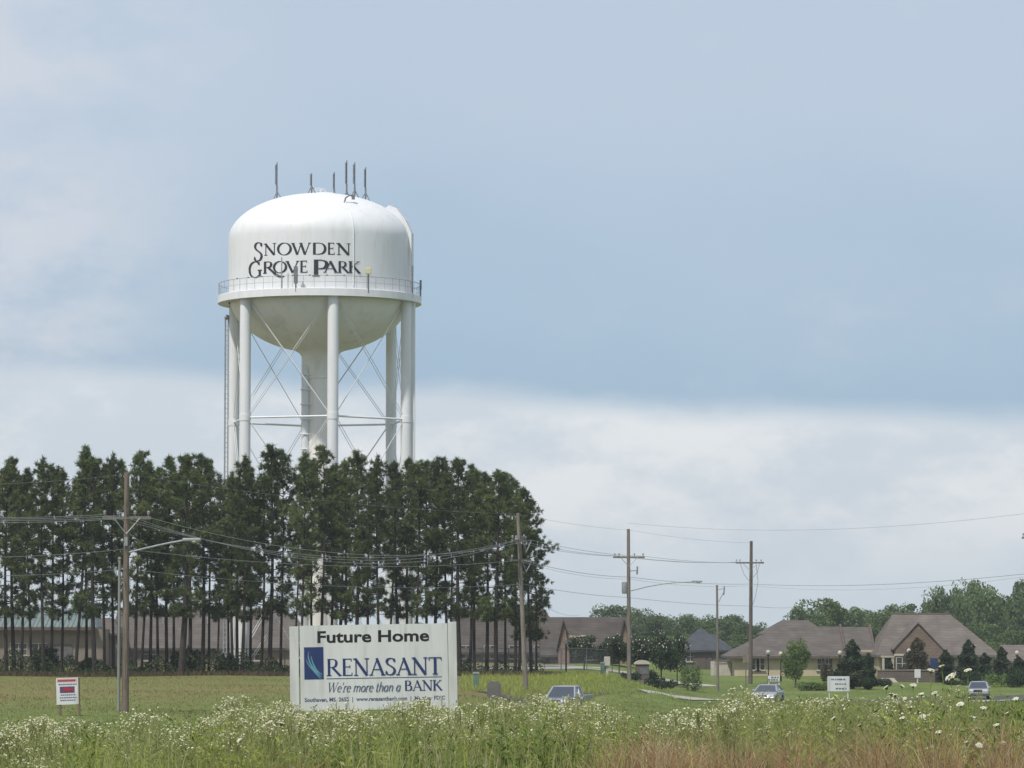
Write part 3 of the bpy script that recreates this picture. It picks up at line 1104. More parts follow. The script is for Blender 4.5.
# ------------------------------------------------------------------ pines
PINE_H = 17.0
def pine_variant(seed, spread, crown_base, low=6, tdia=.17):
    """Returns trunk and crown meshes for a tall plantation pine of height PINE_H with a bare lower trunk."""
    rng = np.random.default_rng(seed)
    H = PINE_H
    sway = rng.normal(0, .10, 2)
    ph = rng.uniform(0, 6, 2)
    def axis(z):
        f = z / H
        return np.array((sway[0] * f * 2 + .09 * math.sin(f * 5 + ph[0]), sway[1] * f * 2 + .09 * math.sin(f * 4.2 + ph[1]), z))
    b = MB()
    zs_ = np.linspace(-.3, H * .985, 16)
    b.tube([axis(z) for z in zs_], [tdia * (1.25 if z < .1 else 1.0) * (1 - .82 * max(0, z / H)) for z in zs_], 9)
    tuft_c, tuft_d, tuft_s = [], [], []
    nb = 46
    for i in range(nb + low):
        if i < nb:
            t = ((i + rng.uniform(0, 1)) / nb) ** .9
            z = H * (crown_base + (1 - crown_base) * t ** .92) - .25
            prof = (.30 + .80 * math.sin(PI * (.16 + .68 * t)) ** .9) * (1 if t < .62 else 1 - (t - .62) * 1.75)
            L = spread * prof * rng.uniform(.55, 1.15)
            rise = -.05 + .95 * t + rng.normal(0, .15)
            nt_ = int(4 + L * 4.2)
        else:
            z = H * rng.uniform(min(max(.27, crown_base - .20), crown_base - .06), crown_base)
            L = spread * rng.uniform(.35, .85)
            rise = rng.normal(-.05, .2)
            nt_ = int(rng.choice([0, 2, 6, 10]))
        az = i * 2.399 + rng.normal(0, .5)
        if i < nb and math.sin(t * 17 + seed * 1.7 + az) > .87:
            continue
        p0 = axis(z)
        d = np.array((math.cos(az), math.sin(az), rise))
        d /= np.linalg.norm(d)
        mid = p0 + d * L * .5 + np.array((0, 0, -.04 * L))
        end = p0 + d * L + np.array((0, 0, .12 * L))
        r0 = .018 + .016 * L
        b.tube([p0, mid, end], [r0, r0 * .7, r0 * .25], 5, cap=False)
        for k in range(nt_):
            f = rng.uniform(.30, 1.04) ** .8
            q = p0 + (end - p0) * f + rng.normal(0, .14 + .16 * L * .25, 3)
            tuft_c.append(q)
            tuft_d.append(d + np.array((0, 0, .35)))
            tuft_s.append(rng.uniform(.75, 1.2))
    for k in range(7):                                       # leader
        tuft_c.append(axis(H * (.95 + .008 * k)) + rng.normal(0, .06, 3))
        tuft_d.append(np.array((0, 0, 1.)))
        tuft_s.append(.9)
    tuft_c, tuft_d, tuft_s = np.array(tuft_c), np.array(tuft_d), np.array(tuft_s)
    K = 28
    n = len(tuft_c)
    base = np.repeat(tuft_c, K, 0)
    dirs = rng.normal(size=(n * K, 3))
    dirs /= np.linalg.norm(dirs, axis=1)[:, None]
    dirs = dirs + np.repeat(tuft_d, K, 0) * .55
    dirs /= np.linalg.norm(dirs, axis=1)[:, None]
    side = np.cross(dirs, rng.normal(size=(n * K, 3)))
    side /= np.linalg.norm(side, axis=1)[:, None]
    L = (np.repeat(tuft_s, K) * rng.uniform(.22, .44, n * K))[:, None]
    st = base + rng.normal(0, .06, (n * K, 3))
    w = rng.uniform(.022, .040, n * K)[:, None]
    V = np.stack([st - side * w * .6, st + dirs * L * .55 - side * w * .1 + side * w, st + dirs * L, ], 1)
    V[:, 0] = st + side * w
    V[:, 1] = st - side * w
    V[:, 2] = st + dirs * L
    return b, V.reshape(-1, 3)


def pines():
    protos = []
    spec = [(1, 1.45, .41, 12, .15), (2, 1.7, .37, 14, .16), (3, 1.2, .44, 11, .12), (4, 1.55, .42, 13, .14), (5, 1.85, .36, 14, .17), (6, 1.35, .38, 14, .13), (7, 1.5, .46, 12, .13), (8, 2.2, .26, 18, .17)]
    meshes = []
    for s, sp_, cb, low, td in spec:
        b, V = pine_variant(s, sp_, cb, low, td)
        t = b.build('trunk', M['bark'], None, True)
        c = quads_obj('crown', [(V, 3, 0)], [M['needle']])
        meshes.append((t.data, c.data))
        bpy.data.objects.remove(t)
        bpy.data.objects.remove(c)
    rng = random.Random(11)
    # (px of the trunk, py of the tip, variant, depth)
    L_ = [(6, 466, 1, 284), (14, 458, 4, 292), (31, 470, 2, 288), (43, 460, 0, 281), (52, 468, 5, 296), (63, 472, 3, 285), (77, 448, 2, 283), (86, 464, 1, 298),
          (95, 458, 4, 282), (103, 466, 6, 292), (113, 456, 0, 286), (119, 462, 3, 299), (137, 453, 1, 283), (143, 463, 2, 294), (152, 466, 5, 286), (157, 470, 6, 300),
          (167, 458, 3, 288), (182, 455, 4, 279), (189, 466, 0, 296), (203, 456, 1, 283), (210, 462, 6, 292), (217, 484, 2, 298), (243, 458, 0, 282), (250, 472, 3, 293),
          (271, 447, 1, 284), (282, 452, 6, 295), (303, 455, 2, 281), (311, 470, 5, 297), (323, 448, 6, 284), (331, 468, 0, 299), (346, 462, 3, 283), (357, 453, 1, 291),
          (378, 458, 0, 282), (389, 470, 2, 296), (398, 462, 4, 286), (407, 460, 3, 297), (418, 466, 6, 284), (427, 461, 5, 293), (436, 459, 1, 286), (447, 463, 0, 298),
          (460, 459, 4, 282), (469, 466, 2, 294), (475, 470, 3, 287), (487, 474, 1, 298), (497, 471, 4, 281), (506, 476, 5, 290), (515, 479, 1, 297), (520, 488, 4, 284), (530, 500, 7, 287), (537, 530, 5, 290), (233, 474, 0, 291), (228, 480, 5, 299), (237, 486, 3, 303), (294, 476, 2, 300), (367, 474, 5, 299),
          (-12, 462, 0, 286), (-28, 468, 1, 290), (24, 478, 6, 301), (173, 474, 5, 301), (262, 476, 4, 300), (341, 480, 1, 302), (452, 482, 6, 302)]
    lab = [(120, 'tall bare trunked pine in the crowded row left of the brown utility pole'),
           (226, 'tall bare trunked pine between the left wooden utility pole and the tower legs'),
           (296, 'tall bare trunked pine standing before the left legs of the water tower'),
           (450, 'tall bare trunked pine rising right behind the white bank sign'),
           (900, 'tall bare trunked pine in the dense clump right of the white bank sign')]
    special = {77: 'slender pine whose narrow tip stands highest in the left part of the grove',
               182: 'pine with the thickest trunk, left of the water tower legs',
               530: 'broad pine with low drooping boughs near the open right end of the grove',
               537: 'rightmost and shortest pine at the open end of the grove',
               243: 'round topped pine standing closest in front of the leftmost tower leg',
               323: 'pine whose pointed top overlaps the white centre leg of the tower'}
    for px, py, v, D in L_:
        g = on_ground(px, D)
        top = at(px, py, D).z
        H = top - g.z
        s = H / PINE_H
        label = special.get(px) or [q for a, q in lab if px < a][0]
        r = thing('pine_tree', g, label, 'pine tree', 'pines in the grove before the water tower', rng.uniform(0, 6.28))
        w = s * rng.uniform(.85, 1.2)
        r.scale = (w, w, s)
        if px == 182:
            r.scale = (w * 1.75, w * 1.75, s)
        for nm, me in zip(('trunk', 'crown'), meshes[v]):
            o = bpy.data.objects.new(nm, me)
            C.objects.link(o)
            o.parent = r
            if px == 182 and nm == 'crown':
                o.scale = (.72, .72, 1)


pines()

# ------------------------------------------------------------------ broadleaf trees
def broad_variant(seed, H, W, base=.18, n=5200, leaf=.42, clumps=34, asp=.7):
    rng = np.random.default_rng(seed)
    cz = H * (base + (1 - base) * .5)
    rz_ = H * (1 - base) * .5
    cc, cr = [], []
    for i in range(clumps):
        d = rng.normal(size=3)
        d /= np.linalg.norm(d)
        f = rng.uniform(.45, .92)
        cc.append(np.array((d[0] * W * .5 * f, d[1] * W * .5 * f, cz + d[2] * rz_ * f)))
        cr.append(rng.uniform(.14, .27) * W)
    cc, cr = np.array(cc), np.array(cr)
    idx = rng.integers(0, clumps, n)
    d = rng.normal(size=(n, 3))
    d /= np.linalg.norm(d, axis=1)[:, None]
    rr = rng.uniform(.35, 1.0, n) ** .5
    P = cc[idx] + d * (cr[idx] * rr)[:, None] * np.array((1, 1, .8))
    P[:, 2] = np.maximum(P[:, 2], .12 * H)
    V = leaf_arrays(P, leaf, rng, asp)
    b = MB()
    b.tube([(0, 0, -.3), (.05 * H * rng.normal() * .3, 0, H * .35), (0, .02 * H, H * .75)], [.026 * H, .018 * H, .004 * H], 8)
    for i in range(0, clumps, 3):
        z = H * rng.uniform(.2, .5)
        e = cc[i]
        b.tube([(0, 0, z), ((e[0]) * .5, e[1] * .5, (z + e[2]) * .5 + .1), tuple(e)], [.010 * H, .007 * H, .002 * H], 5, cap=False)
    return b, V


def cone_variant(seed, H, W, n=2600, leaf=.22, narrow=1.0):
    rng = np.random.default_rng(seed)
    z = rng.beta(1.3, 1.9, n) * .97 + .03
    lump = .80 + .28 * np.sin(rng.uniform(0, 6, 1) + z * 23) * rng.uniform(.4, 1, n)
    a = rng.uniform(0, 2 * PI, n)
    lump *= .86 + .20 * np.sin(a * 3 + z * 9) + .10 * np.sin(a * 7 - z * 17)
    prof = np.minimum(1.0, z / .14) ** .6 * (1 - z) ** (.72 * narrow) + .015
    r = W * .5 * prof * lump * np.sqrt(rng.uniform(.35, 1.0, n)) * 1.2
    P = np.stack([r * np.cos(a), r * np.sin(a), z * H], 1)
    V = leaf_arrays(P, leaf, rng, .55, .8)
    b = MB()
    b.tube([(0, 0, -.2), (0, 0, H * .8)], [.03 * H, .006 * H], 8)
    return b, V


def tree_kind(name, b, V, leafm, extra=None):
    t = b.build('trunk', M['leafbark'], None, True)
    parts = [(V, 4, 0)]
    mats = [leafm]
    c = quads_obj('crown', parts, mats)
    ms = [('trunk', t.data), ('crown', c.data)]
    bpy.data.objects.remove(t)
    bpy.data.objects.remove(c)
    if extra:
        e = quads_obj('blossom', [(extra[0], 4, 0)], [extra[1]])
        ms.append(('blossom', e.data))
        bpy.data.objects.remove(e)
    return name, ms


def plant(kind, g, label, cat, group, rz, sc_):
    r = thing(kind[0], g, label, cat, group, rz)
    r.scale = sc_ if isinstance(sc_, tuple) else (sc_, sc_, sc_)
    for nm, me in kind[1]:
        o = bpy.data.objects.new(nm, me)
        C.objects.link(o)
        o.parent = r
    return r


def background_trees():
    K = [tree_kind('broadleaf_tree', *broad_variant(21, 10, 9, .10, 6500, .42, 38), M['leaf_a']),
         tree_kind('broadleaf_tree', *broad_variant(22, 10, 7, .12, 6000, .40, 34), M['leaf_a']),
         tree_kind('broadleaf_tree', *broad_variant(23, 10, 10.5, .08, 6800, .45, 44), M['leaf_a']),
         tree_kind('broadleaf_tree', *broad_variant(24, 10, 8, .12, 6000, .42, 30), M['leaf_b']),
         tree_kind('broadleaf_tree', *broad_variant(25, 10, 5, .12, 4200, .36, 26), M['leaf_a'])]
    rng = random.Random(5)
    G = 'trees behind the houses'
    A = 'broad dark green tree in the hazy wood far behind the utility poles'
    B = 'broad leafy tree in the wood above the tan house roof'
    D_ = 'tall full tree in the high dark wood at the right edge'
    E = 'low pale green tree in front of the wood between the middle poles'
    rows = [  # px centre, py top, width px, depth, kind, label
        (612, 604, 46, 640, 0, 'rounded dark tree topping the wood just left of the third utility pole'), (634, 606, 38, 660, 2, A), (655, 611, 34, 650, 1, 'small dark round tree top just right of the third utility pole'), (598, 618, 30, 700, 0, A),
        (679, 615, 34, 620, 0, A), (697, 612, 36, 640, 2, A), (716, 613, 34, 620, 1, A), (736, 614, 38, 640, 0, A), (752, 620, 34, 600, 2, A), (768, 627, 30, 640, 1, A),
        (664, 634, 48, 520, 3, E), (690, 632, 34, 540, 3, E), (640, 640, 40, 540, 3, E), (618, 640, 36, 560, 0, E), (722, 640, 40, 560, 2, A), (745, 634, 34, 570, 0, A), (712, 628, 36, 600, 0, A),
        (780, 622, 26, 660, 4, B), (806, 606, 40, 560, 0, 'dark spreading tree behind the left hip of the tan house'), (826, 594, 54, 580, 3, 'bright green round tree rising highest behind the tan house ridge'), (848, 606, 36, 600, 0, B),
        (866, 606, 30, 640, 1, B), (882, 606, 34, 620, 3, B), (897, 603, 32, 660, 0, B), (911, 602, 28, 640, 4, B), (925, 601, 22, 660, 4, B),
        (949, 583, 42, 560, 2, D_), (968, 579, 46, 590, 0, 'tallest tree of the dark wood behind the right gabled house'), (988, 583, 44, 570, 2, D_), (1006, 590, 42, 580, 1, D_), (1022, 578, 44, 600, 0, 'large tree cut off by the right edge of the picture'),
        (1044, 584, 50, 590, 2, D_), (938, 612, 40, 520, 0, D_), (962, 620, 44, 500, 2, D_), (985, 622, 46, 505, 0, D_), (1008, 628, 44, 480, 2, D_), (1030, 630, 44, 490, 0, D_),
        (995, 640, 32, 450, 3, 'low bright green tree beside the right slope of the gabled roof'), (1018, 646, 24, 440, 3, 'low bright green tree at the edge above the small brown roof')]
    for px, py, w, D, k, label in rows:
        g = on_ground(px, D)
        H = at(px, py, D).z - g.z
        W = w / F * D
        base_w = (9, 7, 10.5, 8, 5)[k]
        plant(K[k], g, label, 'tree', G, rng.uniform(0, 6.28), (W / base_w * 1.12, W / base_w * 1.12, H / 10))
    # low far trees closing the view behind the left roofs
    for i in range(26):
        px = -40 + i * 25 + rng.uniform(-8, 8)
        D = rng.uniform(800, 900)
        g = on_ground(px, D)
        H = at(px, 621 + rng.uniform(0, 5), D).z - g.z
        plant(K[i % 3], g, 'low dark tree far off beyond the roofs behind the pine trunks', 'tree', 'distant trees beyond the pines', rng.uniform(0, 6.28), (1.0, 1.0, H / 10))


background_trees()


def garden_trees():
    cone = [tree_kind('evergreen_tree', *cone_variant(31, 5, 2.4, 4200, .20, .9), M['leaf_c']),
            tree_kind('evergreen_tree', *cone_variant(32, 5, 1.5, 3400, .18, .75), M['leaf_c']),
            tree_kind('evergreen_tree', *cone_variant(33, 5, 2.6, 4200, .20, .8), M['leaf_r'])]
    dec = tree_kind('street_tree', *broad_variant(34, 5, 3.3, .06, 6500, .20, 44, .6), M['leaf_b'])
    G = 'garden trees before the houses'
    rows = [(795, 638, 690, 19, 330, dec, 3.3, 'small bright green leafy tree in front of the tan house windows'),
            (852, 639, 692, 29, 325, cone[0], 2.4, 'broad dark evergreen beside the white sign at the tan house'),
            (868, 652, 690, 14, 322, cone[1], 1.5, 'narrow dark evergreen just right of the broad one by the white sign'),
            (842, 658, 690, 18, 335, cone[1], 1.5, 'short dark evergreen half hidden behind the white sign'),
            (917, 637, 684, 26, 350, cone[2], 2.6, 'bronze tinged bushy evergreen under the brick gable'),
            (945, 649, 684, 17, 345, cone[1], 1.5, 'slim dark evergreen right of the blue sign'),
            (968, 639, 682, 24, 350, cone[0], 2.4, 'tall dark evergreen in front of the right eaves'),
            (984, 652, 680, 17, 348, cone[1], 1.5, 'small dark evergreen between two taller ones at the right house'),
            (1001, 646, 682, 19, 345, cone[0], 2.4, 'dark evergreen at the right corner of the gabled house'),
            (1018, 656, 688, 20, 335, cone[0], 2.4, 'squat dark evergreen at the right edge of the picture'),
            (902, 668, 684, 16, 348, cone[1], 1.5, 'low clipped evergreen by the brick house entrance'),
            (890, 660, 676, 9, 352, cone[1], 1.5, 'tiny dark evergreen left of the gable window')]
    for px, y0, y1, w, D, k, bw, label in rows:
        g = on_ground(px, D)
        H = at(px, y0, D).z - g.z
        W = w / F * D * 1.45
        plant(k, g, label, 'tree', G, px * .37, (W / bw, W / bw, H / 5))
    # crape myrtles in blossom
    rng = np.random.default_rng(41)
    ms = []
    for s in (41, 42, 43):
        b, V = broad_variant(s, 3.2, 2.6, .30, 4200, .17, 28, .6)
        q = V.reshape(-1, 4, 3).mean(1)
        top = q[(q[:, 2] > 2.0)]
        pick = top[rng.integers(0, len(top), 110)]
        ex = leaf_arrays(pick * np.array((1.05, 1.05, 1.03)) + rng.normal(0, .06, pick.shape), .13, rng, .8)
        ms.append(tree_kind('crape_myrtle', b, V, M['leaf_c'], (ex, M['blossom'])))
    rows = [(584, 636, 22, 318, 0), (605, 640, 20, 324, 1), (619, 637, 22, 318, 2), (640, 638, 20, 322, 0), (661, 636, 22, 316, 1), (677, 637, 18, 320, 2)]
    labs = ['leafy crape myrtle with pale blossom below the small dormer window', 'crape myrtle half hidden behind the beige meter post', 'crape myrtle with pink blossom just left of the third utility pole',
            'crape myrtle with pale blossom right behind the brick monument', 'dark crape myrtle with a clear trunk right of the brick monument', 'rightmost crape myrtle of the row beside the yellow green bush']
    for (px, py, w, D, k), lb_ in zip(rows, labs):
        g = on_ground(px, D)
        H = at(px, py, D).z - g.z
        plant(ms[k], g, lb_, 'tree', 'crape myrtles along the drive', px * .7, (w / F * D / 2.0, w / F * D / 2.0, H / 3.1))

    def shrub(px, py, w, D, seed, m_, label, group='shrubs by the houses', n=1500, leaf=.16):
        g = on_ground(px, D)
        H = max(.4, at(px, py, D).z - g.z)
        W = w / F * D
        rg = np.random.default_rng(seed)
        cl = np.stack([rg.uniform(-.42, .42, 14) * W, rg.uniform(-.4, .4, 14) * min(W, 2.2), rg.uniform(.25, .62, 14) * H], 1)
        i = rg.integers(0, 14, n)
        d = rg.normal(size=(n, 3))
        d /= np.linalg.norm(d, axis=1)[:, None]
        P = cl[i] + d * (rg.uniform(.4, 1, n) ** .5)[:, None] * np.array((W * .15 + .12, .5, H * .36))
        P[:, 2] = np.abs(P[:, 2])
        r = thing('shrub', g, label, 'shrub', group)
        quads_obj('foliage', [(leaf_arrays(P, leaf, rg, .6), 4, 0)], [m_], r)
        b = MB()
        for k in range(5):
            b.tube([(cl[k][0] * .4, cl[k][1] * .4, -.1), tuple(cl[k])], [.03, .012], 5)
        b.build('stem', M['leafbark'], r)
    shrub(690, 658, 22, 312, 51, M['leaf_b'], 'yellow green bush at the right end of the crape myrtle row')
    shrub(660, 677, 30, 296, 52, M['leaf_c'], 'low dark clipped shrub at the foot of the brick monument')
    shrub(630, 672, 16, 300, 53, M['leaf_c'], 'grey green shrub between third utility pole and brick monument')
    shrub(653, 668, 10, 303, 54, M['leaf_c'], 'small upright shrub touching the right side of the brick monument')
    shrub(816, 681, 36, 322, 55, M['leaf_b'], 'long clipped green hedge left of the white sign by the tan house', n=2200)
    shrub(1000, 672, 30, 332, 56, M['leaf_b'], 'rounded green shrub behind the silver car on the right')
    shrub(955, 680, 30, 336, 57, M['leaf_c'], 'dark low shrub beside the brick retaining wall')
    shrub(975, 668, 30, 338, 63, M['leaf_c'], 'dark mixed shrubs filling the bed under the tall evergreens at right', n=2400)
    shrub(893, 671, 16, 350, 64, M['leaf_c'], 'small dark shrub under the gable window by the entrance')
    shrub(1022, 668, 28, 330, 65, M['leaf_c'], 'dark hedge cut off by the right edge of the picture', n=2200)
    shrub(880, 678, 20, 333, 66, M['leaf_c'], 'low dark shrub at the left end of the retaining wall')
    shrub(826, 660, 12, 352, 58, M['leaf_r'], 'reddish bush against the tan house wall')
    shrub(46, 645, 22, 290, 59, M['bush'], 'dark bush at the fence left of the small realty sign', n=2200, leaf=.2)
    shrub(186, 645, 26, 289, 60, M['bush'], 'dark bush against the thickest pine trunk', n=2600, leaf=.2)
    shrub(85, 655, 22, 288, 61, M['bush'], 'low green bush at the fence right of the small realty sign', n=1800, leaf=.2)
    shrub(226, 652, 18, 288, 62, M['bush'], 'dark bush beside the pale cabinet at the tower leg', n=1800, leaf=.2)


garden_trees()

# ------------------------------------------------------------------ houses
def hip_roof(b, x0, x1, y0, y1, ze, zr, rx0, rx1, ry=None, th=.22, mi=0):
    """Roof solid: eave rectangle and a ridge from rx0 to rx1; rx0 == x0 makes a gable end."""
    ry = (y0 + y1) / 2 if ry is None else ry
    vs = [(x0, y0, ze), (x1, y0, ze), (x1, y1, ze), (x0, y1, ze), (rx0, ry, zr), (rx1, ry, zr),
          (x0, y0, ze - th), (x1, y0, ze - th), (x1, y1, ze - th), (x0, y1, ze - th)]
    fs = [(0, 1, 5, 4), (1, 2, 5), (2, 3, 4, 5), (3, 0, 4), (6, 7, 1, 0), (7, 8, 2, 1), (8, 9, 3, 2), (9, 6, 0, 3), (9, 8, 7, 6)]
    b.add(vs, fs, mi)


def window(parent, x, y, z, w, h, shutter=False):
    """Window in a wall facing -Y: frame with bars, pane as its child."""
    f = MB()
    for dx in (-w / 2, w / 2, 0):
        f.box((x + dx, y - .03, z), (.07, .08, h + .07))
    for dz in (-h / 2, h / 2, 0):
        f.box((x, y - .032, z + dz), (w + .07, .07, .06))
    f.box((x, y - .08, z - h / 2 - .07), (w + .3, .2, .08))
    fo = f.build('window', M['frame'], parent)
    p = MB()
    p.box((x, y - .008, z), (w - .04, .02, h - .04))
    p.build('pane', M['glass'], fo)
    return fo


def houses():
    # ---- metal roofed building at the far left
    D = 345
    k = D / F
    g = on_ground(30, D)
    t = thing('metal_roof_building', (g.x, D, 0), 'long tan building with a green ribbed metal roof behind the left pines', 'building')
    X = lambda px: (px - 512) * k - g.x
    Z = lambda py: EYE - (py - 624) * k
    b = MB()
    b.box(((X(-70) + X(106)) / 2, 5, Z(629) / 2 - .2), (X(106) - X(-70), 10, Z(629) + .4))
    b.build('wall', M['darktan'], t)
    b = MB()
    hip_roof(b, X(-74), X(98), -.8, 10.8, Z(627), Z(608), X(-74) + 2, X(98) - 1)
    ro = b.build('roof', M['greenroof'], t)
    b = MB()
    ye, yr, ze, zr = -.8, 5.0, Z(627), Z(608)
    x = X(-74) + .3
    while x < X(98):
        f = min(1.0, (x - X(-74)) / 2, (X(98) - x) / 1)
        b.tube([(x, ye, ze + .03), (x, ye + (yr - ye) * f, ze + (zr - ze) * f + .03)], .05, 4)
        x += .42
    b.build('standing_seams', M['greenroof'], ro)
    b = MB()
    b.box(((X(-74) + X(98)) / 2, -.9, Z(627) - .16), (X(98) - X(-74), .16, .3))
    b.build('gutter', M['trim'], t)
    for px in (-20, 20, 40):
        window(t, X(px), 0, 1.6, 1.6, 1.1)
    b = MB()
    b.box((X(60), -.05, 1.0), (2.6, .1, 2.2))
    b.build('door', M['greywall'], t)

    # ---- long brown roof behind the left pines
    D = 352
    k = D / F
    g = on_ground(200, D)
    t = thing('brown_roof_house', (g.x, D, 0), 'long house with a big plain brown roof behind the pines and tower legs', 'house')
    X = lambda px: (px - 512) * k - g.x
    Z = lambda py: EYE - (py - 624) * k
    b = MB()
    b.box(((X(112) + X(318)) / 2, 6.5, .7), (X(318) - X(112), 12, 2.4))
    b.build('wall', M['darktan'], t)
    b = MB()
    hip_roof(b, X(108), X(326), 0, 13, Z(648), Z(608), X(112), X(280))
    ro = b.build('roof', M['shingle'], t)
    b = MB()
    for px in (160, 205, 262):
        b = MB()
        b.tube([(X(px), 4, 3.6), (X(px), 4, 4.7)], .06, 8)
        b.build('vent_pipe', M['galv'], ro)
    b = MB()
    b.box(((X(92) + X(122)) / 2, -1.5, 1.3), (X(122) - X(92), 4, 3.4))
    w2 = b.build('porch_wall', M['darktan'], t)
    b = MB()
    b.box((X(101.5), -3.53, 2.05), (1.7, .06, 1.9))
    b.build('door_panel', M['trim'], w2)
    b = MB()
    hip_roof(b, X(88), X(126), -4, 1.6, 3.1, 4.6, X(98), X(116))
    b.build('porch_roof', M['shingle'], t)
    for px in (150, 190, 230, 255):
        window(t, X(px), .5, 1.05, 1.3, 1.2)

    # ---- house behind the right end of the grove
    D = 372
    k = D / F
    g = on_ground(500, D)
    t = thing('hip_roof_house', (g.x, D, g.z), 'dark brown hip roofed house seen between the rightmost pine trunks', 'house')
    X = lambda px: (px - 512) * k - g.x
    Z = lambda py: EYE - (py - 624) * k - g.z
    b = MB()
    b.box(((X(440) + X(556)) / 2, 6, Z(652) / 2), (X(556) - X(440), 11, Z(652)))
    b.build('wall', M['brick_d'], t)
    b = MB()
    hip_roof(b, X(428), X(576), 0, 12, Z(652), Z(607), X(462), X(543))
    b.build('roof', M['shingle_dark'], t)
    for px in (466, 490, 515, 540):
        window(t, X(px), .5, 1.1, 1.2, 1.3)

    # ---- house with two narrow brick gables
    D = 362
    k = D / F
    g = on_ground(600, D)
    t = thing('twin_gable_house', (g.x, D, g.z), 'dark brown roofed house with two narrow brick gables left of the third pole', 'house')
    X = lambda px: (px - 512) * k - g.x
    Z = lambda py: EYE - (py - 624) * k - g.z
    b = MB()
    b.box(((X(550) + X(629)) / 2, 6, Z(655) / 2), (X(629) - X(550), 11, Z(655)))
    b.build('wall', M['brick_d'], t)
    b = MB()
    hip_roof(b, X(540), X(633), 0, 12, Z(655), Z(617), X(541), X(632))
    b.build('roof', M['shingle_dark'], t)
    for px, hw, top in ((563.5, 5.6, 622), (624, 5.0, 622)):
        gb = MB()
        gb.prism([(X(px - hw), 0), (X(px + hw), 0), (X(px + hw), Z(648)), (X(px), Z(top)), (X(px - hw), Z(648))], -.7, 5)
        go = gb.build('gable', M['brick_red'], t)
        rf = MB()
        for s in (-1, 1):
            x0, x1 = X(px + s * (hw + 1.6)), X(px)
            z0, z1 = Z(650.5), Z(top - .8)
            rf.prism([(x0, z0), (x1, z1 + .02), (x1, z1 + .18), (x0, z0 + .16)], -.95, 5.2)
        rf.build('gable_roof', M['shingle_dark'], go)
    b = MB()
    b.box((X(578), 1.6, Z(640)), (2.2, 3, .95))
    dm = b.build('dormer', M['tanwall'], t)
    window(dm, X(579.5), .08, Z(639.5), .8, .6)
    window(t, X(592), .5, 1.1, 1.4, 1.3)
    window(t, X(610), .5, 1.1, 1.4, 1.3)

    # ---- slate roofed house between the middle poles
    D = 430
    k = D / F
    g = on_ground(705, D)
    t = thing('slate_roof_house', (g.x, D, g.z), 'small grey house with a slate blue hip roof left of the small middle pole', 'house')
    X = lambda px: (px - 512) * k - g.x
    Z = lambda py: EYE - (py - 624) * k - g.z
    b = MB()
    b.box(((X(684) + X(734)) / 2, 4.5, Z(649) / 2), (X(734) - X(684), 8, Z(649)))
    b.build('wall', M['greywall'], t)
    b = MB()
    hip_roof(b, X(678), X(728), 0, 9, Z(650), Z(629), X(700), X(705))
    hip_roof(b, X(702), X(742), 1.2, 8, Z(656), Z(634), X(712), X(716))
    b.build('roof', M['shingle_blue'], t)
    b = MB()
    b.box((X(699), .45, 1.0), (1.6, .08, 1.9))
    b.build('garage_door', M['trim'], t)
    b = MB()
    b.box((X(709.5), .44, 1.1), (.55, .1, 2.2))
    b.build('door', M['trim'], t)
    window(t, X(690), .5, 1.5, 1.0, 1.1)

    # ---- beige garden wall
    D = 385
    k = D / F
    g = on_ground(735, D)
    t = thing('garden_wall', (g.x, D, g.z), 'low beige garden wall behind the small middle pole', 'wall')
    X = lambda px: (px - 512) * k - g.x
    b = MB()
    b.box(((X(711) + X(760)) / 2, 0, .55), (X(760) - X(711), .25, 1.5))
    b.build('wall_panel', M['palestone'], t)
    b = MB()
    b.box(((X(711) + X(760)) / 2, 0, 1.34), (X(760) - X(711) + .2, .4, .09))
    b.build('coping', M['palestone'], t)
    for px in (712, 728, 744, 759):
        b = MB()
        b.box((X(px), 0, .65), (.42, .42, 1.7))
        b.build('pier', M['palestone'], t)

    # ---- long tan house with a hip roof and parapet gables
    D = 380
    k = D / F
    g = on_ground(800, D)
    t = thing('tan_house', (g.x, D, g.z), 'long tan walled house with a brown hip roof behind the fourth utility pole', 'house')
    X = lambda px: (px - 512) * k - g.x
    Z = lambda py: EYE - (py - 624) * k - g.z
    b = MB()
    b.box(((X(734) + X(846)) / 2, 6, Z(656) / 2), (X(846) - X(734), 11, Z(656)))
    b.box(((X(846) + X(873)) / 2, 6, Z(650) / 2), (X(873) - X(846), 11, Z(650)))
    b.build('wall', M['tanwall'], t)
    b = MB()
    hip_roof(b, X(727), X(846), 0, 12, Z(656), Z(626.5), X(782), X(846))
    hip_roof(b, X(846) + .02, X(875), 0, 12, Z(654), Z(627), X(846) + .02, X(875))
    hip_roof(b, X(766), X(832), 6.5, 15, Z(634), Z(620), X(789), X(816))
    b.build('roof', M['shingle'], t)
    for px in (844.5, 874.5):
        b = MB()
        b.prism([(-.5, 0), (12.5, 0), (12.5, Z(656)), (6, Z(624)), (-.5, Z(656))], X(px) - .11, X(px) + .11, 'yz')
        b.build('gable_parapet', M['trim'], t)
    b = MB()
    b.box(((X(727) + X(846)) / 2, -.09, Z(656) - .13), (X(846) - X(727), .16, .26))
    b.build('gutter', M['trim'], t)
    for px in (755, 760, 821, 828):
        window(t, X(px), .5, 1.25, .85, 1.25)
    b = MB()
    b.tube([(X(831), .4, 0), (X(831), .4, Z(656))], .07, 6)
    b.build('downpipe', M['trim'], t)
    # entrance in the short wing
    b = MB()
    b.prism([(X(868) - .8, 0), (X(868) + .8, 0), (X(868) + .8, 1.7)] + [(X(868) + .8 * math.cos(a), 1.7 + .7 * math.sin(a)) for a in np.linspace(.3, PI - .3, 7)] + [(X(868) - .8, 1.7)], .36, .47)
    b.build('door', M['glass'], t)

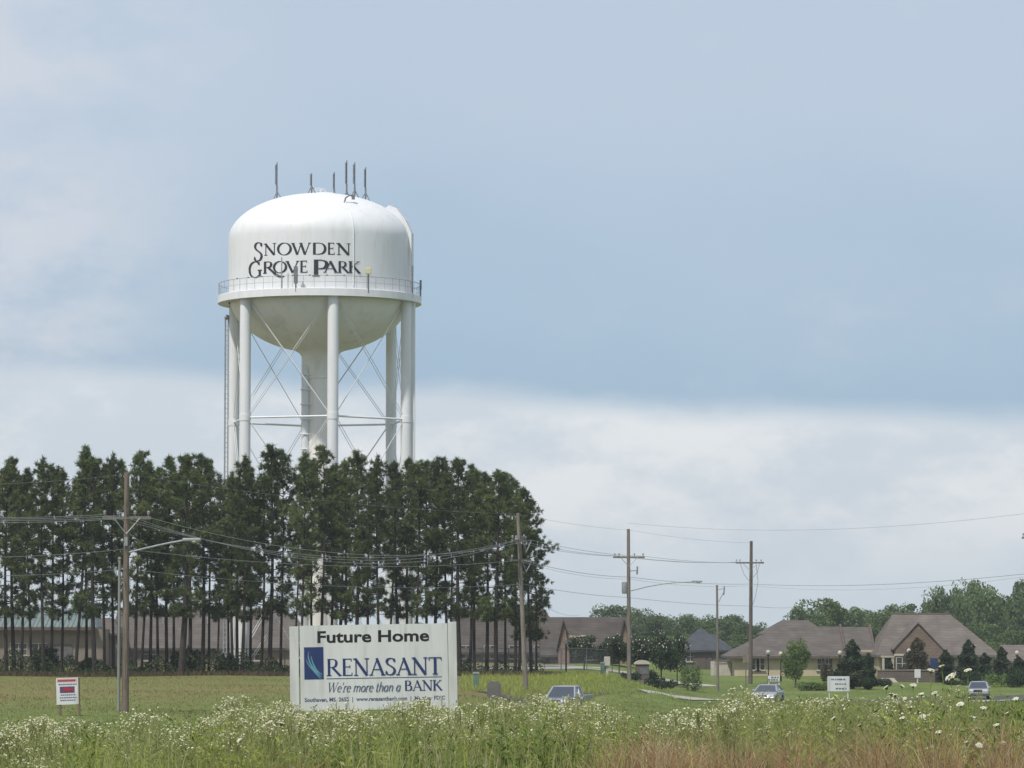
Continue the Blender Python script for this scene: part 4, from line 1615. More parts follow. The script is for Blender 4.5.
    # ---- gabled house at the right
    D = 374
    k = D / F
    g = on_ground(935, D)
    t = thing('brick_gable_house', (g.x, D, g.z), 'house with a broad brown hip roof and one brick front gable at right', 'house')
    X = lambda px: (px - 512) * k - g.x
    Z = lambda py: EYE - (py - 624) * k - g.z
    b = MB()
    b.box(((X(879) + X(994)) / 2, 7, Z(654) / 2), (X(994) - X(879), 12, Z(654)))
    b.build('wall', M['tanwall'], t)
    b = MB()
    hip_roof(b, X(875.5), X(999), 0, 14, Z(655), Z(614), X(899), X(957))
    ro = b.build('roof', M['shingle2'], t)
    b = MB()
    b.tube([(X(898.5), 7, Z(614) + .03), (X(957.5), 7, Z(614) + .03)], .10, 6)
    b.build('ridge_cap', M['trim'], ro)
    gb = MB()
    gb.prism([(X(893), 0), (X(940), 0), (X(940), Z(650)), (X(915.5), Z(625)), (X(893), Z(648))], -1.6, 5)
    go = gb.build('gable', M['brick'], t)
    rf = MB()
    for (pa, ya), (pb, yb) in (((890.5, 650), (915.5, 623.4)), ((943, 652.5), (915.5, 623.4))):
        rf.prism([(X(pa), Z(ya)), (X(pb), Z(yb)), (X(pb), Z(yb) + .16), (X(pa), Z(ya) + .15)], -1.72, 7)
    rf.build('gable_roof', M['shingle2'], go)
    wn = window(go, X(899.5), -1.62, 1.35, 1.2, 1.3)
    b = MB()
    b.box((X(899.5), -1.68, 2.25), (1.7, .14, .2))
    b.build('lintel', M['palestone'], wn)
    b = MB()
    for px in (881.5, 891):
        b.box((X(px), -.6, 1.0), (.25, .25, 2.0))
    b.box((X(886), -.6, 2.06), (1.4, .35, .2))
    b.build('porch', M['frame'], t)
    b = MB()
    b.box((X(886), .93, 1.0), (1.0, .1, 2.0))
    b.build('door', M['glass'], t)
    for px in (950, 978):
        window(t, X(px), 1.0, 1.25, .9, 1.3)

    # ---- retaining wall before it
    a = on_ground(910, 345)
    t = thing('retaining_wall', a, 'low brown brick retaining wall in front of the gabled house', 'wall')
    kk = 345 / F
    b = MB()
    b.box((0, 0, .35), (66 * kk, .35, 1.5))
    b.build('wall_panel', M['brick_d'], t)
    b = MB()
    b.box((0, 0, 1.14), (66 * kk + .2, .5, .09))
    b.build('coping', M['darktan'], t)
    a = on_ground(889, 343)
    t = thing('entrance_steps', a, 'pale stone entrance steps at the left end of the brick retaining wall', 'steps')
    for i in range(3):
        b = MB()
        b.box((0, .6 + .4 * i, .0 + .07 * i), (1.6 - .2 * i, .9, .2 + .14 * i))
        b.build('step', M['palestone'], t)

    # ---- corner of a far house at the right edge
    D = 420
    k = D / F
    g = on_ground(1030, D)
    t = thing('edge_house', (g.x, D, g.z), 'small brown roofed house cut off by the right edge', 'house')
    X = lambda px: (px - 512) * k - g.x
    Z = lambda py: EYE - (py - 624) * k - g.z
    b = MB()
    b.box(((X(1008) + X(1075)) / 2, 4.5, Z(661) / 2), (X(1075) - X(1008), 8, Z(661)))
    b.build('wall', M['darktan'], t)
    b = MB()
    hip_roof(b, X(1003), X(1080), 0, 9, Z(661), Z(645), X(1004), X(1079))
    b.build('roof', M['shingle2'], t)
    window(t, X(1016), .5, 1.0, 1.0, 1.0)


houses()

# ------------------------------------------------------------------ chain link fence along the grove
def fence(pa, pb, name_label, group):
    a, c = pa, pb
    d = c - a
    L = math.hypot(d.x, d.y)
    t = thing('chain_link_fence', (a.x, a.y, 0), name_label, 'fence', group, math.atan2(d.y, d.x))
    zz = lambda s: gz(a.x + d.x * s / L, a.y + d.y * s / L)
    n = int(L / 3)
    for i in range(n + 1):
        s = L * i / n
        b = MB()
        b.tube([(s, 0, zz(s) - .1), (s, 0, zz(s) + 1.95)], .045, 6)
        b.build('post', M['darksteel'], t)
    b = MB()
    b.tube([(L * i / n, 0, zz(L * i / n) + 1.9) for i in range(n + 1)], .03, 6)
    b.build('top_rail', M['darksteel'], t)
    b = MB()
    s = 0
    while s < L - 1.8:
        b.tube([(s, 0, zz(s) + .05), (s + 1.8, 0, zz(s + 1.8) + 1.88)], .004, 3, cap=False)
        b.tube([(s + 1.8, .006, zz(s + 1.8) + .05), (s, .006, zz(s) + 1.88)], .004, 3, cap=False)
        s += .16
    b.build('wire_mesh', M['galv'], t)


fence(on_ground(-20, 303), on_ground(285, 303.5), 'dark chain link fence behind the left pines', 'chain link fences')
fence(on_ground(455, 306), on_ground(612, 318), 'dark chain link fence right of the bank sign', 'chain link fences')

# pale cabinet by the tower leg
g = on_ground(225, 304)
t = thing('utility_cabinet', g, 'pale green grey equipment cabinet at the foot of the left tower leg', 'cabinet')
b = MB()
b.box((0, 0, .75), (1.35, .9, 1.5))
b.build('cabinet_body', M['cabinet'], t, bevel=.03)
b = MB()
b.box((0, 0, 1.54), (1.45, 1.0, .08))
b.build('cabinet_lid', M['galv'], t)
for dx in (-.33, .33):
    b = MB()
    b.box((dx, -.46, .75), (.6, .03, 1.3))
    d = b.build('door', M['cabinet'], t)
    b = MB()
    b.box((dx * .3, -.5, .8), (.04, .05, .2))
    b.build('handle', M['darksteel'], d)

# ------------------------------------------------------------------ bank sign
SD = 106.0
SK = SD / F
def bank_sign():
    base = on_ground(373, SD)
    t = thing('bank_sign', (base.x + .065, SD, base.z), 'big white board reading Future Home Renasant Bank on two white posts', 'sign')
    t.rotation_euler = (0, rad(-1.0), 0)
    X = lambda px: (px - 373) * SK
    Z = lambda py: EYE - (py - 625) * SK - base.z
    b = MB()
    b.box(((X(300) + X(447.3)) / 2, 0, (Z(625.5) + Z(710)) / 2), (X(447.3) - X(300), .05, Z(625.5) - Z(710)))
    panel = b.build('panel', M['signwhite'], t)
    for pa, pb, ptop in ((289.7, 298.8, 626.2), (447.8, 456.3, 624.2)):
        b = MB()
        b.box(((X(pa) + X(pb)) / 2, .02, (Z(ptop) - .3) / 2), (X(pb) - X(pa), .14, Z(ptop) + .3))
        b.build('post', M['signpost'], t, bevel=.012)
    for z in (Z(640), Z(698)):
        b = MB()
        b.box(((X(300) + X(447)) / 2, .09, z), (X(447) - X(300), .1, .14))
        b.build('rail', M['signpost'], t)
    y = -.029
    plain_text('Future Home', X(317.5), X(429), Z(643.2), Z(631.2), y, .027).build('headline_lettering', M['black'], panel)
    b = MB()
    b.box((X(313.7), y, Z(663)), (X(323.3) - X(304), .006, Z(647) - Z(679)))
    lg = b.build('logo_square', M['navy'], panel)
    b = MB()
    for i, (off, w, lo_) in enumerate(((0, .024, 0), (2.9, .022, .12), (-2.6, .020, .3))):
        cu = cat_rom([(308.6 + off, 651 + max(0, off) * 1.6), (308.2 + off, 657), (310.6 + off * .9, 664), (315 + off * .6, 670.5), (321.3 + off * .15, 678 - off * .9 - 1.0)], 5)
        cu = cu[int(len(cu) * lo_):]
        vs = []
        for j, q in enumerate(cu):
            f = math.sin(PI * min(1, .06 + j / (len(cu) - 1) * .8)) * w
            for s in (-1, 1):
                vs.append((min(X(q[0]) + s * f * .8, X(323)), y - .008 - .0005 * i, max(Z(q[1]) + s * f * .5, Z(678.6))))
        b.add(vs, [(2 * j, 2 * j + 1, 2 * j + 3, 2 * j + 2) for j in range(len(cu) - 1)])
    b.build('logo_swoosh', M['teal'], lg)
    def flat(x, z, lift):
        return (x, y - lift, z)
    wds = [('R', .78), ('E', .62), ('N', .84), ('A', .80), ('S', .58), ('A', .80), ('N', .84), ('T', .74)]
    def lay(word, a, c, z0, h, first=1.0):
        tot = sum(GL[q][0] for q in word)
        x = a
        r = []
        for i, q in enumerate(word):
            w = GL[q][0] * (c - a) / tot
            r.append((q, x - .01, x + w * .97, z0, h))
            x += w
        return r
    serif_mesh(lay('RENASANT', X(326), X(442), Z(676), Z(659) - Z(676)), flat, .80).build('bank_name_lettering', M['navy'], panel)
    b = MB()
    b.box(((X(326) + X(441)) / 2, y, Z(678.6)), (X(441) - X(326), .006, .018))
    b.build('rule_line', M['navy'], panel)
    def italic(x, z, lift):
        return (x + .24 * (z - Z(692)), y - lift, z)
    serif_mesh(lay("We're more than a", X(326.5), X(399.5), Z(692.2), Z(682.4) - Z(692)), italic, .78).build('slogan_lettering', M['slate_ink'], panel)
    serif_mesh(lay('BANK', X(403.5), X(441.5), Z(692), Z(681.8) - Z(692)), flat, .85).build('bank_lettering', M['navy'], panel)
    plain_text('Southaven, MS  2655  |  www.renasantbank.com  |  Member FDIC', X(304), X(444), Z(702.6), Z(697.2), y, .03).build('address_lettering', M['slate_ink'], panel)


bank_sign()

# ------------------------------------------------------------------ small signs
def realty_sign():
    D = 158
    k = D / F
    g = on_ground(69, D)
    t = thing('realty_sign', g, 'small white realty board with red and blue panel on two stakes in grass', 'sign')
    t.rotation_euler = (0, rad(-2), rad(-12))
    X = lambda px: (px - 69) * k
    Z = lambda py: EYE - (py - 624) * k - g.z
    b = MB()
    b.box((0, 0, (Z(677.5) + Z(704)) / 2), (X(80.5) - X(57.5), .04, Z(677.5) - Z(704)))
    p = b.build('panel', M['signwhite'], t)
    for px in (60.5, 80.3):
        b = MB()
        b.box((X(px), .05, (Z(678) - .3) / 2), (.09, .09, Z(678) + .3))
        b.build('post', M['lumber'], t)
    b = MB()
    b.box((0, -.023, Z(680)), (X(79.5) - X(58.5), .006, Z(678.4) - Z(681.8)))
    hd = b.build('header_band', M['pink'], p)
    b = MB()
    x = 59.5
    rr = random.Random(3)
    while x < 77.5:
        w = rr.uniform(1.2, 2.0)
        b.box((X(x + w / 2), -.030, Z(680.2)), (w * k, .006, 1.8 * k))
        x += w + .35
    b.build('header_marks', M['red'], hd)
    b = MB()
    for y0, col, xs in ((684, 0, (60, 78)), (694.5, 0, (62, 77)), (697.2, 0, (61, 78)), (699.8, 0, (61.5, 77))):
        x = xs[0]
        while x < xs[1]:
            w = rr.uniform(.8, 2.2)
            b.box((X(x + w / 2), -.023, Z(y0)), (w * k, .006, 1.2 * k))
            x += w + .5
    b.build('text_marks', M['slate_ink'], p)
    b = MB()
    b.box((0, -.024, Z(689.3)), (X(77) - X(61.5), .006, 6.4 * k))
    bl = b.build('logo_block', mat('dark_plum_sign_paint', (.10, .05, .12), (.12, .06, .14), 4), p)
    b = MB()
    b.prism([(X(64.5), Z(690.5)), (X(75.5), Z(690.5)), (X(74.5), Z(687.5)), (X(66), Z(687.2))], -.034, -.028)
    b.build('logo_mark', M['red'], bl)


realty_sign()


def board_sign(px, py0, py1, w, D, label, name='yard_sign', face='signwhite', marks=True, posts=2, seed=1, seen_back=False):
    k = D / F
    g = on_ground(px, D)
    t = thing(name, g, label, 'sign')
    X = lambda q: (q - px) * k
    Z = lambda q: EYE - (q - 624) * k - g.z
    b = MB()
    b.box((0, 0, (Z(py0) + Z(py1)) / 2), (w * k, .06, Z(py0) - Z(py1)))
    p = b.build('panel', M[face], t, bevel=.01)
    for s in ((-.42, .42) if posts == 2 else (0,)):
        b = MB()
        b.box((s * w * k, .08, Z(py0) / 2 - .1), (.1, .08, Z(py0) - .1))
        b.build('post', M['signpost'] if face == 'signwhite' else M['darksteel'], t)
    if marks:
        rr = random.Random(seed)
        b = MB()
        rows = max(2, int((py1 - py0) / 4))
        for r in range(rows):
            y = py0 + (r + .7) * (py1 - py0) / (rows + .3)
            x = px - w * .40 + rr.uniform(0, w * .35)
            while x < px + w * .36:
                ww = rr.uniform(.8, 2.6)
                b.box((X(x), -.034, Z(y)), (ww * k, .008, 1.5 * k))
                x += ww + .7
        b.build('text_marks', M['slate_ink'], p)
    return t


board_sign(838, 676, 691, 22, 300, 'white notice board on posts between hedge and dark evergreens', seed=4)
board_sign(773.5, 675.5, 681, 12, 310, 'small white board with dark lettering behind the oncoming sedan', seed=6)
board_sign(917, 669, 677.5, 6, 341, 'tiny white sign standing over the brick retaining wall', marks=False, posts=1)
board_sign(933.5, 658, 668, 7.5, 344, 'small blue panel sign in front of the brick gable', face='blue', marks=False, posts=1)


def road_sign():
    D = 170
    k = D / F
    g = on_ground(494, D)
    t = thing('road_sign', g, 'grey back of a diamond road sign right of the bank sign', 'sign')
    Z = lambda q: EYE - (q - 624) * k - g.z
    b = MB()
    b.tube([(0, .03, -.2), (0, .03, Z(680))], .035, 8)
    b.build('post', M['galv'], t)
    b = MB()
    c, s = Z(690), .33
    b.prism([(-s, c - .25), (-s + .12, c - .42), (s - .12, c - .42), (s, c - .25), (s, c + .25), (s - .12, c + .42), (-s + .12, c + .42), (-s, c + .25)], -.01, .01)
    b.build('panel', M['greywall'], t)


road_sign()

# ------------------------------------------------------------------ utility poles and wires
POLES = {}
def crossarm(t, z, half, ins, rz, m='wood'):
    b = MB()
    R = Matrix.Rotation(rz, 3, 'Z')
    b.box((0, 0, z), (half * 2, .12, .14), rz)
    arm = b.build('crossarm', M[m], t)
    b = MB()
    for s in (-1, 1):
        b.tube([R @ Vector((s * half * .55, -.09, z)), Vector((0, -.13, z - .75))], .025, 5)
    b.build('arm_brace', M['galv'], t)
    for f in ins:
        b = MB()
        p = R @ Vector((f * half, 0, z + .07))
        b.lathe([(.02, 0), (.02, .10), (.07, .11), (.05, .16), (.075, .18), (.05, .25), (.001, .27)], 10, p)
        b.build('insulator', M['porcelain'], arm, True)
    return arm


def pole(px, top, D, label, px_top=None, r=.155, m='wood'):
    g = on_ground(px, D)
    zt = at(px, top, D).z - g.z
    dx = ((px_top if px_top is not None else px) - px) / F * D
    t = thing('utility_pole', g, label, 'utility pole', 'wooden utility poles along the road')
    b = MB()
    n = 10
    b.tube([(dx * i / n, 0, -.4 + (zt + .4) * i / n) for i in range(n + 1)], [r * (1.12 - .36 * i / n) for i in range(n + 1)], 12)
    b.build('shaft', M[m], t, True)
    P = lambda py, off=0.0: Vector((g.x + dx * ((at(px, py, D).z - g.z) / zt) + off, D, at(px, py, D).z))
    return t, g, zt, dx, P


def zrel(py, D, g):
    return EYE - (py - 624) * D / F - g.z


# pole 1, with street lamp arm and steel riser pole beside it
t1, g1, h1, d1, P1 = pole(126, 472.5, 165, 'brown wooden pole with crossarm and lamp arm in the left field', 126, .155, 'wood_brown')
crossarm(t1, zrel(518, 165, g1), 1.12, (-.9, -.35, .35, .9), .25)
def lamp_arm(t, z, x0, dz, length, head=True, y=-.1, curve=2):
    b = MB()
    pts = [(x0, y, z)] + [(x0 + length * f, y - .8 * f, z + dz * (1 - (1 - f) ** curve)) for f in (.25, .5, .75, 1)]
    b.tube(pts, .045, 8)
    arm = b.build('lamp_arm', M['galv'], t, True)
    b = MB()
    e = pts[-1]
    b.box((e[0] + .38, e[1], e[2] + .03), (.85, .3, .16))
    hd = b.build('lamp_head', M['galv'], arm, bevel=.06)
    b = MB()
    b.ball((e[0] + .5, e[1], e[2] - .04), .16, 10, sz=.6)
    b.build('lens', M['lamp_glass'], hd, True)


lamp_arm(t1, zrel(552.5, 165, g1), .14, .52, 2.55, curve=1.15)
b = MB()
b.box((0, -.19, zrel(520, 165, g1) - 1.0), (.14, .08, .4))
b.build('bracket', M['galv'], t1)
g = on_ground(119.3, 165)
t = thing('steel_pole', g, 'thin grey steel pole standing close beside the leftmost wooden pole', 'pole')
b = MB()
b.tube([(0, 0, -.3), (0, 0, zrel(559, 165, g))], [.075, .06], 10)
b.build('shaft', M['greypole'], t, True)
b = MB()
b.ball((0, 0, zrel(559, 165, g)), .09, 8)
b.build('cap', M['greypole'], t, True)

# pole 2
t2, g2, h2, d2, P2 = pole(526, 513, 230, 'leaning grey wooden pole in front of the right end of the grove', 518, .15)
def bare_arm(t, g, dx, h, D, py, half, rz, ins):
    z = zrel(py, D, g)
    sub = crossarm(t, z, half, ins, rz)
    sub.location.x = dx * z / h
    return sub
bare_arm(t2, g2, d2, h2, 230, 541, 1.15, 1.15, (-.9, -.4, .4, .9))
bare_arm(t2, g2, d2, h2, 230, 560.5, 1.15, 1.05, (-.9, .9))

# pole 3
t3, g3, h3, d3, P3 = pole(629, 529, 290, 'wooden pole with crossarm, grey transformer and long lamp arm before the twin gables', 628.5, .165)
crossarm(t3, zrel(557.5, 290, g3), 1.28, (-.9, -.62, .35, .9), .1)
b = MB()
zz = zrel(588, 290, g3)
b.lathe([(.01, zz - .48), (.2, zz - .46), (.22, zz - .40), (.22, zz + .40), (.2, zz + .46), (.01, zz + .5)], 16, (-.36, -.05, 0))
b.build('transformer', M['galv'], t3, True)
b = MB()
zz = zrel(571, 290, g3)
b.tube([(.1, 0, zz), (.65, 0, zz + .02)], .04, 6)
b.tube([(.65, 0, zz - .3), (.68, 0, zz + .35)], .07, 8)
b.build('fuse_bracket', M['porcelain'], t3)
lamp_arm(t3, zrel(591, 290, g3), .14, .72, 4.9)

# small pole between
t5, g5, h5, d5, P5 = pole(717.5, 585, 320, 'short plain wooden pole with a side bracket left of the fourth pole', 717, .12)
b = MB()
zz = zrel(592, 320, g5)
b.tube([(.08, 0, zz + .2), (.55, 0, zz + .3)], .035, 6)
b.tube([(.55, 0, zz - .3), (.62, 0, zz + .5)], .06, 8)
b.tube([(.1, 0, zz - .9), (.5, 0, zz - .1)], .03, 6)
b.build('fuse_bracket', M['porcelain'], t5)

# pole 4
t4, g4, h4, d4, P4 = pole(750, 541, 340, 'dark wooden pole with crossarm in front of the tan house', 751.5, .185, 'wood_dark')
crossarm(t4, zrel(563, 340, g4), 1.35, (-.95, -.7, .45, .8), .12, 'wood_dark')
b = MB()
for s, pts in enumerate(([(-.9, 0, -.1), (-.55, -.1, -1.1), (-.1, -.18, -1.7)], [(.9, 0, -.1), (.7, -.1, -.9), (.15, -.18, -1.5)], [(.6, 0, -.1), (.75, -.15, -1.8), (.5, -.18, -3.2), (.15, -.2, -4.2)])):
    z = zrel(563, 340, g4)
    b.tube([(x, y, z + q) for x, y, q in pts], .022, 5)
b.build('jumper_wire', M['wire'], t4)

# pole 5 outside the frame at the right: only a crossarm tip shows
t6, g6, h6, d6, P6 = pole(1052, 520, 250, 'wooden pole beyond the right edge with only its crossarm tip in view', 1052, .165)
crossarm(t6, zrel(538, 250, g6), 2.05, (-.95, -.4, .4, .95), 0)
t7, g7, h7, d7, P7 = pole(-160, 470, 120, 'wooden pole outside the left edge carrying the wires away', -160, .165)


def wire(pts, sags, r, label, m='wire'):
    r *= .62
    """One continuous wire strung from pole to pole; sag is the drop at mid span."""
    path = []
    for (a, c), s in zip(zip(pts[:-1], pts[1:]), sags):
        n = 18
        for i in range(n):
            f = i / n
            p = a.lerp(c, f)
            path.append(p + Vector((0, 0, -4 * s * f * (1 - f))))
    path.append(pts[-1])
    o = pts[0]
    b = MB()
    b.tube([p - o for p in path], r, 5)
    w = b.build('power_line', M[m])
    w.location = o
    tag(w, label, 'power line', 'overhead wires between the poles')


Q = lambda px, py, D: at(px, py, D)
wire([Q(-160, 482, 120), Q(126, 474, 165), Q(518, 514, 230), Q(628.5, 530, 290), Q(751, 543, 340)], [.25, .35, .15, .2], .012, 'thin topmost wire joining the tops of the wooden poles')
for i, (a, b1, b2, b3, b4, lab_, s) in enumerate((
        ((-160, 513, 118), (103, 514.5, 165), (512, 541, 230), (616, 556, 290), (739, 562, 340), 'left wire on the upper crossarms', 1.75),
        ((-160, 515, 119), (118, 515.5, 165), (518, 540, 230), (622, 556, 290), (744, 562, 340), 'second wire from the left on the upper crossarms', 1.95),
        ((-160, 517, 121), (145, 516.5, 165), (531, 540, 230), (643, 556, 290), (763, 562, 340), 'right wire on the upper crossarms', 1.6))):
    wire([Q(*a), Q(*b1), Q(*b2), Q(*b3), Q(*b4)], [.15, s * .85, .22, .25], .022, lab_, 'wire_mid')
wire([Q(-160, 520, 121), Q(134, 518, 165), Q(505, 545, 230)], [.15, 1.6], .022, 'fourth wire dead ended on the leaning second pole', 'wire_mid')
wire([Q(-160, 556, 120), Q(126, 549, 165), Q(521, 560, 230), Q(629, 577, 290), Q(750, 584, 340), Q(1052, 571, 250)], [.2, .6, .25, .2, .5], .026, 'middle cable slung below the crossarms toward the right edge', 'wire')
wire([Q(521, 561.5, 230), Q(629, 579, 290), Q(750, 585.5, 340), Q(1052, 573, 250)], [.3, .3, .75], .018, 'bright loop of wire just under the middle cable', 'wire_light')
wire([Q(-160, 573, 120), Q(126, 569, 165), Q(523, 584, 230), Q(629, 597.5, 290), Q(751, 606, 340), Q(795, 607.5, 380)], [.2, .5, .15, .15, .1], .022, 'lowest dark cable passing behind the lamp arm')
wire([Q(523, 590, 230), Q(580, 615, 362)], [.6], .02, 'short service drop falling from the second pole to the twin gables')
wire([Q(628.5, 523, 420), Q(1052, 510, 330)], [1.3], .02, 'very faint wire high across the right sky')
# lashed cables swung round the second pole
b = MB()
wire([Q(504, 543, 229.5), Q(507, 555, 229.5), Q(523, 561, 229.8)], [.25, .15], .025, 'curved jumper loop on the left of the second pole')
wire([Q(538, 541, 229.6), Q(537, 555, 229.6), Q(524, 560, 229.8)], [-.2, .2], .025, 'curved jumper loop on the right of the second pole', 'wire_light')

# ------------------------------------------------------------------ garden lamps, monument, posts
def lamp_post(px, py, D, label):
    g = on_ground(px, D)
    h = at(px, py, D).z - g.z
    t = thing('garden_lamp', g, label, 'lamp post', 'globe lamp posts by the houses')
    b = MB()
    b.tube([(0, 0, -.2), (0, 0, .5), (0, 0, .52), (0, 0, h - .35)], [.10, .09, .06, .05], 8)
    b.build('post', M['black'], t, True)
    b = MB()
    b.ball((0, 0, h - .1), .21, 12, sz=1.2)
    b.build('globe', M['lamp_glass'], t, True)
    b = MB()
    b.lathe([(.14, h - .42), (.17, h - .36), (.10, h - .32)], 10)
    b.build('collar', M['black'], t)


lamp_post(768, 651.5, 345, 'globe lamp on black post right of the fourth pole')
lamp_post(780.5, 653, 348, 'globe lamp close to the left side of the bright leafy tree')
lamp_post(839.5, 652, 350, 'globe lamp between the tan house windows and broad evergreen')
lamp_post(908.5, 650, 352, 'globe lamp before the left half of the brick gable')
lamp_post(1016.5, 652, 350, 'globe lamp near the right edge beside the evergreens')

g = on_ground(566, 300)
t = thing('black_lamp_pole', g, 'slim black lamp pole beside the concrete drive left of the crape myrtles', 'lamp post')
b = MB()
b.tube([(0, 0, -.2), (0, 0, zrel(645, 300, g))], .07, 8)
b.build('post', M['black'], t)
b = MB()
b.lathe([(.05, 0), (.16, .05), (.18, .4), (.08, .55), (.01, .62)], 10, (0, 0, zrel(645, 300, g)))
b.build('lantern', M['darksteel'], t, True)

def monument():
    D = 300
    k = D / F
    g = on_ground(642, D)
    t = thing('brick_monument', g, 'brick entrance monument with pale arched cap and dark plaque near third pole', 'monument')
    b = MB()
    h = zrel(664, D, g)
    b.box((0, 0, h / 2 - .1), (1.12, .6, h + .2))
    b.build('pier', M['brick_d'], t)
    b = MB()
    b.prism([(-.68, h), (.68, h), (.68, h + .10)] + [(.62 * math.cos(a), h + .10 + .24 * math.sin(a)) for a in np.linspace(0.15, PI - .15, 9)] + [(-.68, h + .10)], -.4, .4)
    b.build('cap', M['palestone'], t)
    b = MB()
    b.box((.12, -.315, h * .64), (.72, .04, .5))
    b.build('plaque', M['darksteel'], t)
    b = MB()
    b.box((0, 0, .1), (1.3, .75, .3))
    b.build('plinth', M['palestone'], t)


monument()
g = on_ground(607, 296)
t = thing('meter_post', g, 'beige electrical meter post left of the third utility pole', 'utility post')
b = MB()
b.box((0, 0, zrel(657, 296, g) / 2), (.18, .14, zrel(657, 296, g)))
b.build('post', M['palestone'], t)
b = MB()
b.box((0, -.1, zrel(661, 296, g)), (.5, .25, .75))
b.build('meter_box', M['palestone'], t, bevel=.03)
for px, D, label in ((602.5, 294, 'small dark green telephone pedestal beside the beige meter post'), (476, 225, 'short green pedestal in the grass right of the bank sign')):
    g = on_ground(px, D)
    t = thing('utility_pedestal', g, label, 'pedestal')
    b = MB()
    h = 1.0
    b.box((0, 0, h / 2 - .05), (.34, .3, h))
    b.build('pedestal_body', M['boxgreen'], t, bevel=.03)
    b = MB()
    b.box((0, 0, h), (.4, .36, .1))
    b.build('cap', M['galv'], t)
for px, D, h, lab_ in ((745.5, 330, 1.7, 'thin dark signpost left of the fourth pole foot'), (558, 222, 1.1, 'short dark stake in tall grass behind the pickup')):
    g = on_ground(px, D)
    t = thing('stake_post', g, lab_, 'post')
    b = MB()
    b.tube([(0, 0, -.2), (0, 0, h + 1.0 if px > 700 else h)], .045, 8)
    b.build('stake', M['darksteel'], t)
    if px > 700:
        b = MB()
        b.box((0, -.06, h + .85), (.55, .03, .75))
        b.build('panel', M['darktan'], t)

# ------------------------------------------------------------------ vehicles (front faces -Y)
def wheels(t, w, ys, r):
    for y in ys:
        for s in (-1, 1):
            b = MB()
            b.lathe([(r * .62, -.11), (r * .93, -.11), (r, -.07), (r, .07), (r * .93, .11), (r * .62, .11)], 20)
            b.v = [(s * (w / 2 - .10) + p[2], y + p[0], r + p[1]) for p in b.v]
            wh = b.build('wheel', M['rubber'], t, True)
            b = MB()
            b.lathe([(.01, .06), (r * .2, .07), (r * .60, .03), (r * .63, -.02)], 16)
            b.v = [(s * (w / 2 - .10 + p[2] + .03), y + p[0], r + p[1]) for p in b.v]
            b.build('rim', M['chrome'], wh, True)


def greenhouse(t, paint, w, base, top, zb_, zr):
    """Cabin: base=(y front, y rear) at the belt line, top=(y front, y rear) at the roof."""
    wb, wt = w / 2 - .06, w / 2 - .26
    bx = [(-wb, base[0], zb_), (wb, base[0], zb_), (wb, base[1], zb_), (-wb, base[1], zb_)]
    tx = [(-wt, top[0], zr - .04), (wt, top[0], zr - .04), (wt, top[1], zr - .04), (-wt, top[1], zr - .04)]
    b = MB()
    b.add([bx[0], bx[1], tx[1], tx[0]], [(0, 1, 2, 3)])
    b.build('windscreen', M['carglass'], t)
    for f in ((1, 2, 6, 5), (3, 0, 4, 7)):
        b = MB()
        b.add([(bx + tx)[i] for i in f], [(0, 1, 2, 3)])
        b.build('side_window', M['carglass'], t)
    b = MB()
    b.add([bx[2], bx[3], tx[3], tx[2]], [(0, 1, 2, 3)])
    b.build('rear_window', M['carglass'], t)
    b = MB()
    yc = (top[0] + top[1]) / 2
    b.add([(-wt, top[0], zr - .04), (wt, top[0], zr - .04), (wt, top[1], zr - .04), (-wt, top[1], zr - .04),
           (-wt + .10, top[0] + .14, zr + .02), (wt - .10, top[0] + .14, zr + .02), (wt - .10, top[1] - .14, zr + .02), (-wt + .10, top[1] - .14, zr + .02)],
          [(4, 5, 6, 7), (0, 1, 5, 4), (1, 2, 6, 5), (2, 3, 7, 6), (3, 0, 4, 7)])
    for i in range(4):
        b.tube([bx[i], tx[i]], .05, 6)
    for s in (-1, 1):
        ym = (base[0] + base[1]) / 2 + .1
        b.tube([(s * wb, ym, zb_), (s * wt, (top[0] + top[1]) / 2 + .1, zr - .04)], .045, 6)
        b.tube([(s * wt, top[0], zr - .03), (s * wt, top[1], zr - .03)], .04, 6)
    b.build('roof', paint, t, True)
    for s in (-1, 1):
        b = MB()
        b.box((s * (w / 2 + .08), base[0] + .45, zb_ + .08), (.2, .12, .15))
        b.build('mirror', paint, t, bevel=.04)


def body_prism(prof, w):
    b = MB()
    b.prism(prof, -w / 2, w / 2, 'yz')
    return b


def arch(y, r, z0=.22, n=7):
    return [(y + r * math.cos(a), max(z0, .33 + r * math.sin(a))) for a in np.linspace(PI, 0, n)]


def front_gear(t, w, y, z, big=False):
    for s in (-1, 1):
        b = MB()
        b.box((s * (w / 2 - .30), y, z), (.42, .12, .2 if big else .16))
        b.build('headlight', M['headlight'], t, bevel=.05)
    b = MB()
    b.box((0, y - .01, z - .02), (w - 1.08, .10, .2 if big else .13))
    b.build('grille', M['black'], t, bevel=.02)
    b = MB()
    b.box((0, y - .07, z - .32), (.32, .02, .16))
    b.build('number_plate', M['signwhite'], t)
    b = MB()
    b.box((0, y - .02, z - .30), (w - .12, .16, .16))
    b.build('bumper', M['darksteel'], t, bevel=.05)


